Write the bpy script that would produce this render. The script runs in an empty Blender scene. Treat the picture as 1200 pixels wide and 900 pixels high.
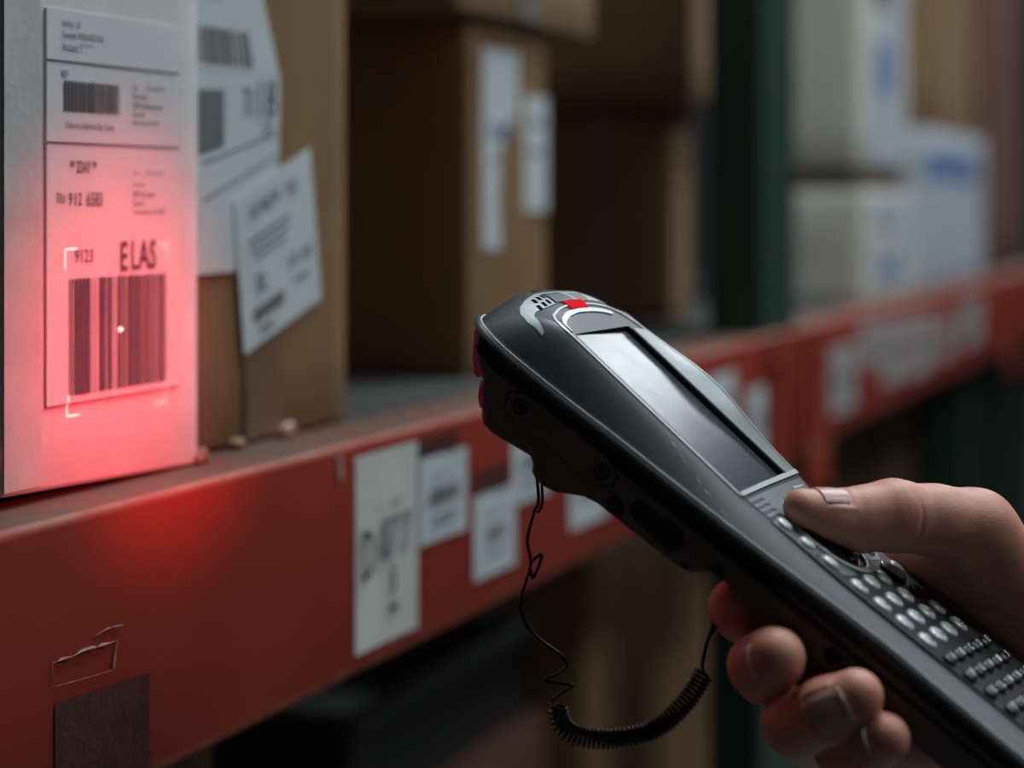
import bpy, bmesh, math, random
import numpy as np
from mathutils import Vector, Matrix

random.seed(7); RNG = np.random.default_rng(7)
SC = bpy.context.scene
COL = SC.collection
CZ = 1.40                      # eye height above the warehouse floor

# ------------------------------------------------------------------ camera
cam_d = bpy.data.cameras.new('camera')
cam = bpy.data.objects.new('camera', cam_d); COL.objects.link(cam)
cam.location = (0, 0, CZ); cam.rotation_euler = (math.radians(90), 0, 0)
cam_d.sensor_width = 36.0; cam_d.lens = 72.0
cam_d.shift_y = -217.0 / 1200.0          # level view camera, lowered frame
cam_d.clip_start = 0.02; cam_d.clip_end = 60
cam_d.dof.use_dof = True
cam_d.dof.focus_distance = 0.738
cam_d.dof.aperture_fstop = 4.5
SC.camera = cam

# ------------------------------------------------------------------ world, exposure
w_ = bpy.data.worlds.new('world'); SC.world = w_; w_.use_nodes = True
w_.node_tree.nodes['Background'].inputs[0].default_value = (0.80, 0.95, 1.0, 1)
w_.node_tree.nodes['Background'].inputs[1].default_value = 0.022
SC.view_settings.view_transform = 'Standard'
SC.view_settings.look = 'None'
SC.view_settings.gamma = 1.0
SC.view_settings.use_curve_mapping = False
SC.view_settings.exposure = -0.12
SC.cycles.use_denoising = True

# rack frame: a = along the beam, s = into the rack, z up
P0 = Vector((-.1765, .706, CZ))
RACK_ANG = math.radians(68.84)
DA = Vector((math.cos(RACK_ANG), math.sin(RACK_ANG), 0))
DS = Vector((-math.sin(RACK_ANG), math.cos(RACK_ANG), 0))
def rack(a, s, z): return P0 + DA * a + DS * s + Vector((0, 0, z))

# aisle lamps: long ceiling fittings down the aisle, plus two added fill lamps
def aisle_or_fill_lamp(a, s, z, energy, length=1.5, width=.55, color=(.88, .96, 1.0)):
    l = bpy.data.lights.new('aisle_or_fill_lamp', 'AREA'); l.shape = 'RECTANGLE'
    l.size = length; l.size_y = width; l.energy = energy; l.color = color
    o = bpy.data.objects.new('aisle_or_fill_lamp', l); COL.objects.link(o)
    o.location = rack(a, s, z); o.rotation_euler = (0, 0, RACK_ANG)
    return o
LAMPS = [(1.15, -.3, 2.2, 36, 1.0), (.9, -1.9, 1.9, 34), (2.0, -.9, 2.3, 28), (3.4, -.7, 2.5, 34), (5.3, -.4, 2.5, 20), (9.0, -.22, 2.5, 72, 2.4, .9)]  # first two are unseen fill lamps, added to brighten scanner top and hand
for la in LAMPS: aisle_or_fill_lamp(*la)

# ------------------------------------------------------------------ materials
def nodes_of(name):
    m = bpy.data.materials.new(name); m.use_nodes = True
    nt = m.node_tree; b = nt.nodes['Principled BSDF']
    return m, nt, b
def mat(name, color, rough=.5, metal=0.0, var=.12, scale=30, bump=.0, bscale=200, emit=None, estr=0, spec=.5, coat=0, sss=0, dirt=None, dirt_amt=0, dirt_scale=8):
    m, nt, b = nodes_of(name)
    tc = nt.nodes.new('ShaderNodeTexCoord')
    n = nt.nodes.new('ShaderNodeTexNoise'); n.inputs['Scale'].default_value = scale; n.inputs['Detail'].default_value = 4
    nt.links.new(tc.outputs['Object'], n.inputs['Vector'])
    r = nt.nodes.new('ShaderNodeValToRGB')
    c = np.array(color)
    r.color_ramp.elements[0].position = .3; r.color_ramp.elements[1].position = .7
    r.color_ramp.elements[0].color = (*np.clip(c * (1 - var), 0, 1), 1)
    r.color_ramp.elements[1].color = (*np.clip(c * (1 + var), 0, 1), 1)
    nt.links.new(n.outputs['Fac'], r.inputs['Fac'])
    out = r.outputs['Color']
    if dirt is not None:
        n2 = nt.nodes.new('ShaderNodeTexNoise'); n2.inputs['Scale'].default_value = dirt_scale; n2.inputs['Detail'].default_value = 8
        n2.inputs['Roughness'].default_value = .7
        nt.links.new(tc.outputs['Object'], n2.inputs['Vector'])
        r2 = nt.nodes.new('ShaderNodeValToRGB'); r2.color_ramp.elements[0].position = .52; r2.color_ramp.elements[1].position = .72
        r2.color_ramp.elements[1].color = (dirt_amt,) * 3 + (1,)
        nt.links.new(n2.outputs['Fac'], r2.inputs['Fac'])
        mx = nt.nodes.new('ShaderNodeMixRGB'); mx.inputs['Color2'].default_value = (*dirt, 1)
        nt.links.new(r2.outputs['Color'], mx.inputs['Fac']); nt.links.new(out, mx.inputs['Color1'])
        out = mx.outputs['Color']
    nt.links.new(out, b.inputs['Base Color'])
    b.inputs['Roughness'].default_value = rough; b.inputs['Metallic'].default_value = metal
    b.inputs['Specular IOR Level'].default_value = spec
    if coat: b.inputs['Coat Weight'].default_value = coat
    if sss:
        b.inputs['Subsurface Weight'].default_value = sss
        b.inputs['Subsurface Radius'].default_value = (1, .35, .2); b.inputs['Subsurface Scale'].default_value = .004
    if emit: b.inputs['Emission Color'].default_value = (*emit, 1); b.inputs['Emission Strength'].default_value = estr
    if bump:
        nb = nt.nodes.new('ShaderNodeTexNoise'); nb.inputs['Scale'].default_value = bscale; nb.inputs['Detail'].default_value = 3
        nt.links.new(tc.outputs['Object'], nb.inputs['Vector'])
        bp = nt.nodes.new('ShaderNodeBump'); bp.inputs['Strength'].default_value = bump; bp.inputs['Distance'].default_value = .001
        nt.links.new(nb.outputs['Fac'], bp.inputs['Height']); nt.links.new(bp.outputs['Normal'], b.inputs['Normal'])
    return m

def beam_mat():
    """orange-red rack paint, dusty and chipped along its top fold, paler along the bottom one"""
    m, nt, b = nodes_of('red_rack_paint')
    tc = nt.nodes.new('ShaderNodeTexCoord'); sep = nt.nodes.new('ShaderNodeSeparateXYZ')
    nt.links.new(tc.outputs['Object'], sep.inputs[0])
    n = nt.nodes.new('ShaderNodeTexNoise'); n.inputs['Scale'].default_value = 9; n.inputs['Detail'].default_value = 6
    nt.links.new(tc.outputs['Object'], n.inputs['Vector'])
    r = nt.nodes.new('ShaderNodeValToRGB')
    r.color_ramp.elements[0].position = .3; r.color_ramp.elements[1].position = .75
    r.color_ramp.elements[0].color = (.25, .023, .012, 1); r.color_ramp.elements[1].color = (.30, .036, .020, 1)
    nt.links.new(n.outputs['Fac'], r.inputs['Fac'])
    # pale band mask near the folds (object z measured from the beam underside)
    def band(z0, wdt):
        s1 = nt.nodes.new('ShaderNodeMath'); s1.operation = 'SUBTRACT'; s1.inputs[1].default_value = z0
        nt.links.new(sep.outputs['Z'], s1.inputs[0])
        a = nt.nodes.new('ShaderNodeMath'); a.operation = 'ABSOLUTE'; nt.links.new(s1.outputs[0], a.inputs[0])
        q = nt.nodes.new('ShaderNodeMapRange'); q.inputs['From Min'].default_value = 0; q.inputs['From Max'].default_value = wdt
        q.inputs['To Min'].default_value = 1; q.inputs['To Max'].default_value = 0
        nt.links.new(a.outputs[0], q.inputs['Value']); return q.outputs[0]
    mxm = nt.nodes.new('ShaderNodeMath'); mxm.operation = 'MAXIMUM'
    nt.links.new(band(.0, .007), mxm.inputs[0]); nt.links.new(band(.112, .0035), mxm.inputs[1])
    n3 = nt.nodes.new('ShaderNodeTexNoise'); n3.inputs['Scale'].default_value = 40; n3.inputs['Detail'].default_value = 8
    nt.links.new(tc.outputs['Object'], n3.inputs['Vector'])
    mr = nt.nodes.new('ShaderNodeMapRange'); mr.inputs['From Min'].default_value = .35; mr.inputs['From Max'].default_value = .65
    nt.links.new(n3.outputs['Fac'], mr.inputs['Value'])
    mm = nt.nodes.new('ShaderNodeMath'); mm.operation = 'MULTIPLY'
    nt.links.new(mxm.outputs[0], mm.inputs[0]); nt.links.new(mr.outputs[0], mm.inputs[1])
    mx = nt.nodes.new('ShaderNodeMixRGB'); mx.inputs['Color2'].default_value = (.34, .17, .10, 1)
    nt.links.new(mm.outputs[0], mx.inputs['Fac']); nt.links.new(r.outputs['Color'], mx.inputs['Color1'])
    ge = nt.nodes.new('ShaderNodeNewGeometry'); sg = nt.nodes.new('ShaderNodeSeparateXYZ'); nt.links.new(ge.outputs['Normal'], sg.inputs[0])
    du = nt.nodes.new('ShaderNodeMapRange'); du.inputs['From Min'].default_value = .85; du.inputs['From Max'].default_value = .99; du.inputs['To Max'].default_value = .9
    nt.links.new(sg.outputs['Z'], du.inputs['Value'])
    dm = nt.nodes.new('ShaderNodeMath'); dm.operation = 'MULTIPLY'
    dn = nt.nodes.new('ShaderNodeMapRange'); dn.inputs['From Min'].default_value = .3; dn.inputs['From Max'].default_value = .6; dn.inputs['To Min'].default_value = .55
    nt.links.new(n3.outputs['Fac'], dn.inputs['Value']); nt.links.new(du.outputs[0], dm.inputs[0]); nt.links.new(dn.outputs[0], dm.inputs[1])
    md = nt.nodes.new('ShaderNodeMixRGB'); md.inputs['Color2'].default_value = (.085, .062, .048, 1)
    nt.links.new(dm.outputs[0], md.inputs['Fac']); nt.links.new(mx.outputs['Color'], md.inputs['Color1'])
    nt.links.new(md.outputs['Color'], b.inputs['Base Color'])
    b.inputs['Roughness'].default_value = .55; b.inputs['Specular IOR Level'].default_value = .27
    bp = nt.nodes.new('ShaderNodeBump'); bp.inputs['Strength'].default_value = .08; bp.inputs['Distance'].default_value = .001
    n4 = nt.nodes.new('ShaderNodeTexNoise'); n4.inputs['Scale'].default_value = 300
    nt.links.new(tc.outputs['Object'], n4.inputs['Vector']); nt.links.new(n4.outputs['Fac'], bp.inputs['Height'])
    nt.links.new(bp.outputs['Normal'], b.inputs['Normal'])
    return m

def skin_mat():
    m, nt, b = nodes_of('skin')
    tc = nt.nodes.new('ShaderNodeTexCoord')
    n = nt.nodes.new('ShaderNodeTexNoise'); n.inputs['Scale'].default_value = 55; n.inputs['Detail'].default_value = 5
    nt.links.new(tc.outputs['Object'], n.inputs['Vector'])
    r = nt.nodes.new('ShaderNodeValToRGB'); r.color_ramp.elements[0].position = .32; r.color_ramp.elements[1].position = .7
    r.color_ramp.elements[0].color = (.62, .255, .175, 1); r.color_ramp.elements[1].color = (.71, .34, .245, 1)
    nt.links.new(n.outputs['Fac'], r.inputs['Fac']); nt.links.new(r.outputs['Color'], b.inputs['Base Color'])
    b.inputs['Roughness'].default_value = .52
    b.inputs['Subsurface Weight'].default_value = .35
    b.inputs['Subsurface Radius'].default_value = (1, .35, .2); b.inputs['Subsurface Scale'].default_value = .003
    v = nt.nodes.new('ShaderNodeTexVoronoi'); v.inputs['Scale'].default_value = 1300
    nt.links.new(tc.outputs['Object'], v.inputs['Vector'])
    n2 = nt.nodes.new('ShaderNodeTexNoise'); n2.inputs['Scale'].default_value = 260; n2.inputs['Detail'].default_value = 5
    nt.links.new(tc.outputs['Object'], n2.inputs['Vector'])
    ad = nt.nodes.new('ShaderNodeMath'); ad.operation = 'ADD'
    nt.links.new(v.outputs['Distance'], ad.inputs[0]); nt.links.new(n2.outputs['Fac'], ad.inputs[1])
    bp = nt.nodes.new('ShaderNodeBump'); bp.inputs['Strength'].default_value = .16; bp.inputs['Distance'].default_value = .0004
    nt.links.new(ad.outputs[0], bp.inputs['Height']); nt.links.new(bp.outputs['Normal'], b.inputs['Normal'])
    return m

def glass_screen_mat():
    m, nt, b = nodes_of('display_glass')
    tc = nt.nodes.new('ShaderNodeTexCoord')
    n = nt.nodes.new('ShaderNodeTexNoise'); n.inputs['Scale'].default_value = 60; n.inputs['Detail'].default_value = 6
    nt.links.new(tc.outputs['Object'], n.inputs['Vector'])
    mr = nt.nodes.new('ShaderNodeMapRange'); mr.inputs['To Min'].default_value = .23; mr.inputs['To Max'].default_value = .28
    nt.links.new(n.outputs['Fac'], mr.inputs['Value']); nt.links.new(mr.outputs[0], b.inputs['Roughness'])
    b.inputs['Base Color'].default_value = (.035, .045, .06, 1)
    b.inputs['IOR'].default_value = 1.52; b.inputs['Specular IOR Level'].default_value = .6
    return m

M = {}
M['red'] = beam_mat(); M['skin'] = skin_mat(); M['glass'] = glass_screen_mat()
M['concrete'] = mat('concrete_floor', (.09, .088, .085), .75, var=.2, scale=4, bump=.2, bscale=60)
M['wall'] = mat('warehouse_wall', (.04, .04, .04), .8, var=.15, scale=2)
M['white_board'] = mat('white_corrugated_board', (.74, .72, .72), .75, var=.05, scale=45, bump=.12, bscale=220, dirt=(.5, .48, .46), dirt_amt=.35, dirt_scale=14)
M['kraft_white_tape'] = mat('pale_paper_tape', (.58, .56, .56), .7, var=.08, scale=60, bump=.15, bscale=300)
M['paper'] = mat('label_paper', (.78, .765, .79), .6, var=.03, scale=30)
M['paper_old'] = mat('aged_label_paper', (.62, .66, .62), .65, var=.08, scale=25)
M['paper_cool'] = mat('cool_white_label_paper', (.60, .67, .68), .6, var=.06, scale=25)
M['ink'] = mat('black_ink', (.02, .02, .025), .6, var=.1)
M['paper_dull'] = mat('dull_label_paper', (.36, .36, .35), .7, var=.1, scale=25)  # duller, greyer label paper for the second beam's tags
M['ink_label'] = mat('label_print', (.11, .105, .115), .6, var=.1)
M['ink_grey'] = mat('grey_ink', (.16, .17, .17), .6, var=.15)
M['ink_blue'] = mat('blue_ink', (.13, .20, .42), .6, var=.15)
M['card'] = mat('brown_cardboard', (.235, .130, .055), .8, var=.12, scale=12, bump=.1, bscale=160, dirt=(.24, .12, .05), dirt_amt=.4, dirt_scale=6)
M['card_pale'] = mat('pale_cardboard', (.28, .17, .09), .8, var=.1, scale=10, bump=.1, bscale=160)
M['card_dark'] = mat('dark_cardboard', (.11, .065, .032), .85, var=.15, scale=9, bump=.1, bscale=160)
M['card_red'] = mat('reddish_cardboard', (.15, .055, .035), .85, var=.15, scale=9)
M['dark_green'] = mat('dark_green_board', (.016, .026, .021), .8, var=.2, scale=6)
M['tape_brown'] = mat('brown_packing_tape', (.22, .12, .075), .35, var=.1, scale=20, coat=.3)
M['tape_grey'] = mat('grey_packing_tape', (.22, .19, .16), .4, var=.1, scale=20)
M['grey_white'] = mat('off_white_board', (.60, .60, .55), .8, var=.06, scale=8)
M['blue_white'] = mat('bluish_board', (.42, .47, .52), .8, var=.06, scale=8)
M['green'] = mat('green_rack_paint', (.011, .045, .031), .5, var=.15, scale=14, dirt=(.06, .05, .03), dirt_amt=.5)
M['black_hole'] = mat('dark_hollow', (.012, .012, .012), .8)
M['galv'] = mat('galvanised_deck_steel', (.085, .094, .09), .5, metal=.35, var=.15, scale=20)
M['tote'] = mat('grey_plastic_tote', (.05, .053, .05), .55, var=.1, scale=20)
M['old_sticker'] = mat('dark_sticker_residue', (.075, .020, .014), .55, var=.3, scale=90, bump=.3, bscale=500)
M['clear_edge'] = mat('peeling_clear_tape', (.42, .22, .18), .3, var=.7, scale=160)
M['shell'] = mat('dark_grey_rubbery_plastic', (.050, .060, .064), .42, var=.10, scale=140, spec=.4, bump=.06, bscale=1400)
M['shell_black'] = mat('matte_black_plastic', (.012, .012, .013), .5, var=.1, scale=70)
M['body_black'] = mat('black_lower_housing', (.14, .118, .112), .5, var=.12, scale=60, bump=.08, bscale=1200)
M['silver'] = mat('silver_grey_plastic', (.56, .61, .61), .38, metal=.3, var=.08, scale=500)
M['silver_mid'] = mat('light_grey_plastic', (.28, .31, .32), .36, metal=.3, var=.08, scale=500)
M['silver_dark'] = mat('mid_grey_plastic', (.24, .27, .28), .36, metal=.35, var=.08, scale=500)
M['worn'] = mat('wear_and_rim_highlight', (.88, .92, .93), .4, metal=0, var=.3, scale=240)
M['key_silver'] = mat('silver_key', (.62, .65, .66), .38, metal=.2, var=.08, scale=300)
M['key_black'] = mat('black_key', (.015, .015, .016), .4)
M['legend'] = mat('white_key_legend', (.65, .66, .66), .5)
M['gloss_black'] = mat('glossy_black_plastic', (.008, .008, .009), .12)
M['led'] = mat('red_status_light', (.30, .003, .006), .85, spec=.03, emit=(1, .012, .03), estr=.5)
M['scan_glow'] = mat('scan_window_and_lip_glow', (.10, .01, .03), .22, emit=(.55, .02, .13), estr=.07, coat=.5)  # window emission, also used to paint bounced red light on the nose lip
M['cord'] = mat('black_cord', (.014, .012, .011), .32)
M['nail'] = mat('fingernail', (.54, .29, .26), .36, var=.06, scale=200, sss=.2)
M['nail_edge'] = mat('fingernail_edge', (.72, .56, .48), .35)

# ------------------------------------------------------------------ helpers
def tag(o, label=None, cat=None, group=None, kind=None):
    if label: o['label'] = label
    if cat: o['category'] = cat
    if group: o['group'] = group
    if kind: o['kind'] = kind
    return o
def empty(name, loc=(0, 0, 0), rz=0.0, label=None, cat=None, group=None):
    o = bpy.data.objects.new(name, None); COL.objects.link(o)
    o.empty_display_size = .02
    o.location = loc; o.rotation_euler = (0, 0, rz)
    return tag(o, label, cat, group)
class MB:
    def __init__(s): s.v = []; s.f = []; s.mi = []
    def add(s, v, f, mi=0):
        o = len(s.v); s.v += [tuple(map(float, p)) for p in v]
        s.f += [tuple(int(i) + o for i in q) for q in f]; s.mi += [mi] * len(f); return s
    def box(s, x0, x1, y0, y1, z0, z1, mi=0):
        v = [(x, y, z) for x in (x0, x1) for y in (y0, y1) for z in (z0, z1)]
        f = [(0, 1, 3, 2), (4, 6, 7, 5), (0, 4, 5, 1), (2, 3, 7, 6), (0, 2, 6, 4), (1, 5, 7, 3)]
        return s.add(v, f, mi)
    def grid(s, P, mi=0, wrap=False):
        n, m = len(P), len(P[0]); v = [p for row in P for p in row]
        f = []
        for i in range(n - (0 if wrap else 1)):
            k = (i + 1) % n
            for j in range(m - 1): f.append((i * m + j, k * m + j, k * m + j + 1, i * m + j + 1))
        return s.add(v, f, mi)
    def tube(s, pts, r, seg=8, mi=0, cap=True):
        pts = [Vector(p) for p in pts]; n = len(pts)
        rr = r if hasattr(r, '__len__') else [r] * n
        t0 = (pts[1] - pts[0]).normalized(); nrm = t0.orthogonal().normalized(); rows = []
        for i in range(n):
            t = (pts[min(i + 1, n - 1)] - pts[max(i - 1, 0)])
            if t.length < 1e-12: t = t0
            t = t.normalized(); nrm = (nrm - t * nrm.dot(t)).normalized(); bn = t.cross(nrm)
            rows.append([pts[i] + (nrm * math.cos(q) + bn * math.sin(q)) * rr[i] for q in [2 * math.pi * k / seg for k in range(seg + 1)]])
        s.grid(rows, mi)
        if cap:
            for row in (rows[0], rows[-1]): s.add(row[:-1], [tuple(range(seg))], mi)
        return s
    def obj(s, name, mats, parent=None, smooth=False, label=None, bevel=0, kind=None):
        me = bpy.data.meshes.new(name); me.from_pydata(s.v, [], s.f)
        for m in (mats if isinstance(mats, (list, tuple)) else [mats]): me.materials.append(m)
        for i, p in enumerate(me.polygons): p.material_index = s.mi[i]
        bm = bmesh.new(); bm.from_mesh(me)
        bmesh.ops.remove_doubles(bm, verts=bm.verts, dist=1e-6)
        bmesh.ops.recalc_face_normals(bm, faces=bm.faces)
        if bevel: bmesh.ops.bevel(bm, geom=list(bm.edges), offset=bevel, segments=2, affect='EDGES', profile=.5)
        bm.to_mesh(me); bm.free()
        if smooth: me.shade_smooth()
        o = bpy.data.objects.new(name, me); COL.objects.link(o)
        if parent: o.parent = parent
        if label: o['label'] = label
        if kind: o['kind'] = kind
        return o
def smooth_by_angle(o, deg=35):
    me = o.data; me.shade_smooth()
    bm = bmesh.new(); bm.from_mesh(me)
    for e in bm.edges:
        if len(e.link_faces) == 2 and e.calc_face_angle(0) > math.radians(deg): e.smooth = False
    bm.to_mesh(me); bm.free()

_font_cache = {}
def glyphs(text, bold=0.0):
    key = (text, bold)
    if key in _font_cache: return _font_cache[key]
    cu = bpy.data.curves.new('t', 'FONT'); cu.body = text; cu.size = 1; cu.offset = bold; cu.resolution_u = 2
    ob = bpy.data.objects.new('t', cu); COL.objects.link(ob)
    dg = bpy.context.evaluated_depsgraph_get()
    me = bpy.data.meshes.new_from_object(ob.evaluated_get(dg))
    v = [(p.co.x, p.co.y) for p in me.vertices]; f = [tuple(p.vertices) for p in me.polygons]
    bpy.data.objects.remove(ob); bpy.data.curves.remove(cu); bpy.data.meshes.remove(me)
    _font_cache[key] = (v, f); return v, f
def text_into(mb, text, x0, x1, z0, z1, y, mi=0, bold=0.0, fn=None):
    """fit the glyph outlines of one line into the rectangle x0..x1 by z0..z1"""
    v, f = glyphs(text, bold)
    if not v: return
    xs = [p[0] for p in v]; ys = [p[1] for p in v]
    ax, bx, ay, by = min(xs), max(xs), min(ys), max(ys)
    out = []
    for px, py in v:
        X = x0 + (px - ax) / max(bx - ax, 1e-6) * (x1 - x0); Z = z0 + (py - ay) / max(by - ay, 1e-6) * (z1 - z0)
        out.append(fn(X, Z) if fn else (X, y, Z))
    mb.add(out, f, mi)
def barcode_into(mb, x0, x1, z0, z1, y, seed, mi=0, fn=None, dens=.62, modules=64, patt=None):
    rg = random.Random(seed); x = 0; W = (x1 - x0) / modules
    while x < modules:
        bw = rg.choice((1, 1, 1, 2, 2, 3)); gp = rg.choice((1, 1, 1, 2))
        if patt: bw, gp = patt(x / modules, rg)
        e = min(x + bw, modules)
        q = [(x0 + x * W, z0), (x0 + e * W, z0), (x0 + e * W, z1), (x0 + x * W, z1)]
        mb.add([fn(*p) if fn else (p[0], y, p[1]) for p in q], [(0, 1, 2, 3)], mi)
        x += bw + gp

# ================================================================== SETTING
MB().box(-8, 14, -4, 22, -.06, 0).obj('floor', M['concrete'], kind='structure')
mb = MB(); c = [rack(-3, 2.6, 0), rack(14, 2.6, 0), rack(14, 2.75, 0), rack(-3, 2.75, 0)]
mb.add([(p.x, p.y, 0) for p in c] + [(p.x, p.y, 5) for p in c], [(0, 1, 5, 4), (1, 2, 6, 5), (2, 3, 7, 6), (3, 0, 4, 7), (4, 5, 6, 7), (3, 2, 1, 0)])
mb.obj('wall_back', M['wall'], kind='structure')

# ================================================================== RACK
ZT, ZB = -.115, -.227
def rack_root(name, a, s, z, label, cat, group=None):
    o = empty(name, rack(a, s, z), RACK_ANG, label, cat, group)
    o['_a'] = 0; del o['_a']
    ROOT[o.name] = (a, s, z); return o
ROOT = {}
def beam_profile():
    """(s, z-ZB) closed section of a box beam with rounded folds"""
    h = ZT - ZB; D = .046; r = .0045; out = []
    for (cx, cz, a0) in ((r, r, 180), (D - r, r, 270), (D - r, h - r, 0), (r, h - r, 90)):
        for k in range(5):
            q = math.radians(a0 + 90 * k / 4); out.append((cx + r * math.cos(q), cz + r * math.sin(q)))
    return out
def make_beam(a0, a1, label, plate0=None, plate1=None):
    rt = rack_root('rack_beam', a0, 0, ZB, label, 'rack beam', None)
    pr = beam_profile(); n = len(pr); mb = MB(); L = a1 - a0
    xs = np.linspace(0, L, 24)
    mb.grid([[(x, s, z) for (s, z) in pr + pr[:1]] for x in xs])
    mb.add([(0, s, z) for s, z in pr], [tuple(range(n))]); mb.add([(L, s, z) for s, z in pr], [tuple(range(n))])
    o = mb.obj('beam_body', M['red'], rt); smooth_by_angle(o, 40)
    for pl in (plate0, plate1):
        if pl is None: continue
        x0, x1, z0, z1 = pl
        pb = MB().box(x0, x1, -.0045, -.0005, z0, z1).obj('end_connector', M['red'], rt, bevel=.0015)
        for zz in (z0 + .02, z1 - .025):
            t = MB(); cxx = (x0 + x1) / 2
            t.tube([(cxx, -.0045, zz), (cxx, -.0085, zz)], .0075, 6); t.obj('connector_bolt', M['red'], pb)
    return rt
near_beam = make_beam(-.45, 1.14, 'long red rack beam under the white parcel, covered with paper tags', None, (1.52, 1.585, -.03, .112))
mid_beam = make_beam(1.16, 2.54, 'second red rack beam, continuing past the front green upright behind the scanner', (0.05, .145, -.042, .112), None)
far_beam = make_beam(2.56, 3.95, 'farthest red rack beam at the right edge of the photo', (.0, .09, -.04, .112), None)

def beam_tag(rt, a0, a1, z0, z1, m, prints=(), tilt=0.0, name='paper_tag', lab=None):
    ra, rs, rz = ROOT[rt.name]
    x0, x1, y0, y1 = a0 - ra, a1 - ra, z0 - rz, z1 - rz
    mb = MB(); n = 10; rows = []
    for i in range(n + 1):
        t = i / n; curl = .0012 * (t ** 6)
        rows.append([(x0 + (x1 - x0) * t, -.0006 - curl, y0 + tilt * t), (x0 + (x1 - x0) * t, -.0006 - curl, y1 + tilt * t)])
    mb.grid(rows); mb.grid([[(p[0], -.0001, p[2]) for p in r] for r in rows])
    o = mb.obj(name, m, rt, label=lab)
    if prints:
        pm = MB()
        for p in prints:
            kind, u0, u1, v0, v1 = p[:5]
            X0, X1 = x0 + (x1 - x0) * u0, x0 + (x1 - x0) * u1; Z0, Z1 = y0 + (y1 - y0) * v0, y0 + (y1 - y0) * v1
            if kind == 'bar': barcode_into(pm, X0, X1, Z0, Z1, -.0022, p[5], p[6] if len(p) > 6 else 0, modules=30)
            elif kind == 'rect': pm.add([(X0, -.0022, Z0), (X1, -.0022, Z0), (X1, -.0022, Z1), (X0, -.0022, Z1)], [(0, 1, 2, 3)], p[5])
            else: text_into(pm, kind[2:], X0, X1, Z0, Z1, -.0022, p[5], p[6] if len(p) > 6 else 0)
        pm.obj('printed_marks', [M['ink'], M['ink_grey'], M['ink_blue']], o)
    return o
beam_tag(near_beam, .2825, .3525, -.2165, -.1225, M['paper_old'],
         [('t:1 - 98', .32, .70, .70, .74, 1), ('t:D', .07, .27, .37, .62, 0, .0), ('t:1', .40, .47, .43, .65, 1), ('t:7', .51, .67, .43, .65, 1), ('t:7', .72, .88, .43, .65, 1),
          ('rect', .555, .60, .24, .40, 1), ('t:4', .46, .66, .145, .20, 0, .02)], lab='tall greenish white location tag')
beam_tag(near_beam, .358, .418, -.1766, -.1326, M['paper_cool'],
         [('bar', .16, .82, .44, .63, 3, 0), ('t:30-114', .22, .62, .72, .82, 1), ('rect', .22, .75, .27, .30, 1), ('rect', .22, .70, .19, .22, 1)])
beam_tag(near_beam, .431, .490, -.2073, -.1617, M['paper_cool'],
         [('bar', .28, .75, .42, .60, 5, 1), ('t:30-115', .22, .62, .70, .80, 1), ('rect', .25, .72, .24, .27, 1)])
beam_tag(near_beam, .4885, .545, -.1746, -.130, M['paper_cool'], [('bar', .2, .8, .42, .62, 8, 1), ('rect', .2, .7, .24, .28, 1)])
beam_tag(near_beam, .586, .655, -.2035, -.162, M['paper_cool'], [('bar', .2, .8, .42, .62, 9, 1)])
beam_tag(near_beam, .77, .84, -.170, -.128, M['paper_cool'], [('bar', .2, .8, .42, .62, 19, 1)])
beam_tag(near_beam, 1.018, 1.10, -.205, -.155, M['paper_cool'], [('bar', .2, .8, .4, .6, 10, 1)])
beam_tag(near_beam, .90, .97, -.175, -.135, M['paper_cool'], [('bar', .2, .8, .4, .6, 12, 1)])
for i, (a0, a1, z0, z1, m) in enumerate(((1.325, 1.43, -.207, -.142, 'paper_dull'), (1.46, 1.55, -.172, -.126, 'paper_dull'), (1.58, 1.69, -.20, -.130, 'paper_dull'), (1.73, 1.87, -.204, -.134, 'paper_dull'),
                                       (1.93, 2.03, -.20, -.145, 'paper_dull'), (2.12, 2.28, -.195, -.135, 'paper_dull'))):
    beam_tag(mid_beam, a0, a1, z0, z1, M[m], [('bar', .2, .8, .4, .6, 20 + i, 1)])
# dark residue where a tag was torn off, and a peeling strip of clear tape above it
beam_tag(near_beam, .0325, .0953, -.2205, -.1815, M['old_sticker'], tilt=-.0025, name='torn_tag_residue', lab='dark brown rectangle of old tag glue')
MB().tube([(.0958 + .45, -.0006, ZT - ZB - .0712), (.0957 + .45, -.0007, ZT - ZB - .1050)], .0007, 6).obj('glue_edge', M['black_hole'], near_beam)
beam_tag(near_beam, .3575, .405, -.1322, -.1225, M['old_sticker'], name='torn_tag_residue')
beam_tag(near_beam, .431, .478, -.1612, -.148, M['old_sticker'], name='torn_tag_residue')
ra, rs, rz = ROOT[near_beam.name]
mb = MB()
def edge_strip(pts, r):
    mb.tube([(a - ra, -.0006, z - rz) for a, z in pts], r, 5)
rg = random.Random(4)
edge_strip([(.0305 + .043 * t, -.1662 - .0005 * t + rg.uniform(-.0005, .0005)) for t in np.linspace(0, 1, 14)], [rg.choice((.00008, .0002, .0007, .0004)) for _ in range(14)])
edge_strip([(.0305, -.1662), (.0308, -.1705), (.0315, -.1752)], .00016)
edge_strip([(.0315, -.1752), (.055, -.1768), (.0705, -.1775)], .0001)
edge_strip([(.0742, -.1660), (.0722, -.1715), (.0707, -.1770)], [.0003, .0004, .0007])
edge_strip([(.058, -.1625), (.067, -.1612), (.078, -.1618)], [.0001, .0004, .0001])
mb.obj('peeling_clear_tape', M['clear_edge'], near_beam, label='torn rectangle of clear tape')
mb = MB(); mb.add([(.262 - ra, -.0008, -.1195 - rz), (.2685 - ra, -.0008, -.1195 - rz), (.268 - ra, -.0008, -.132 - rz), (.264 - ra, -.0008, -.1315 - rz)], [(0, 1, 2, 3)])
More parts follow.
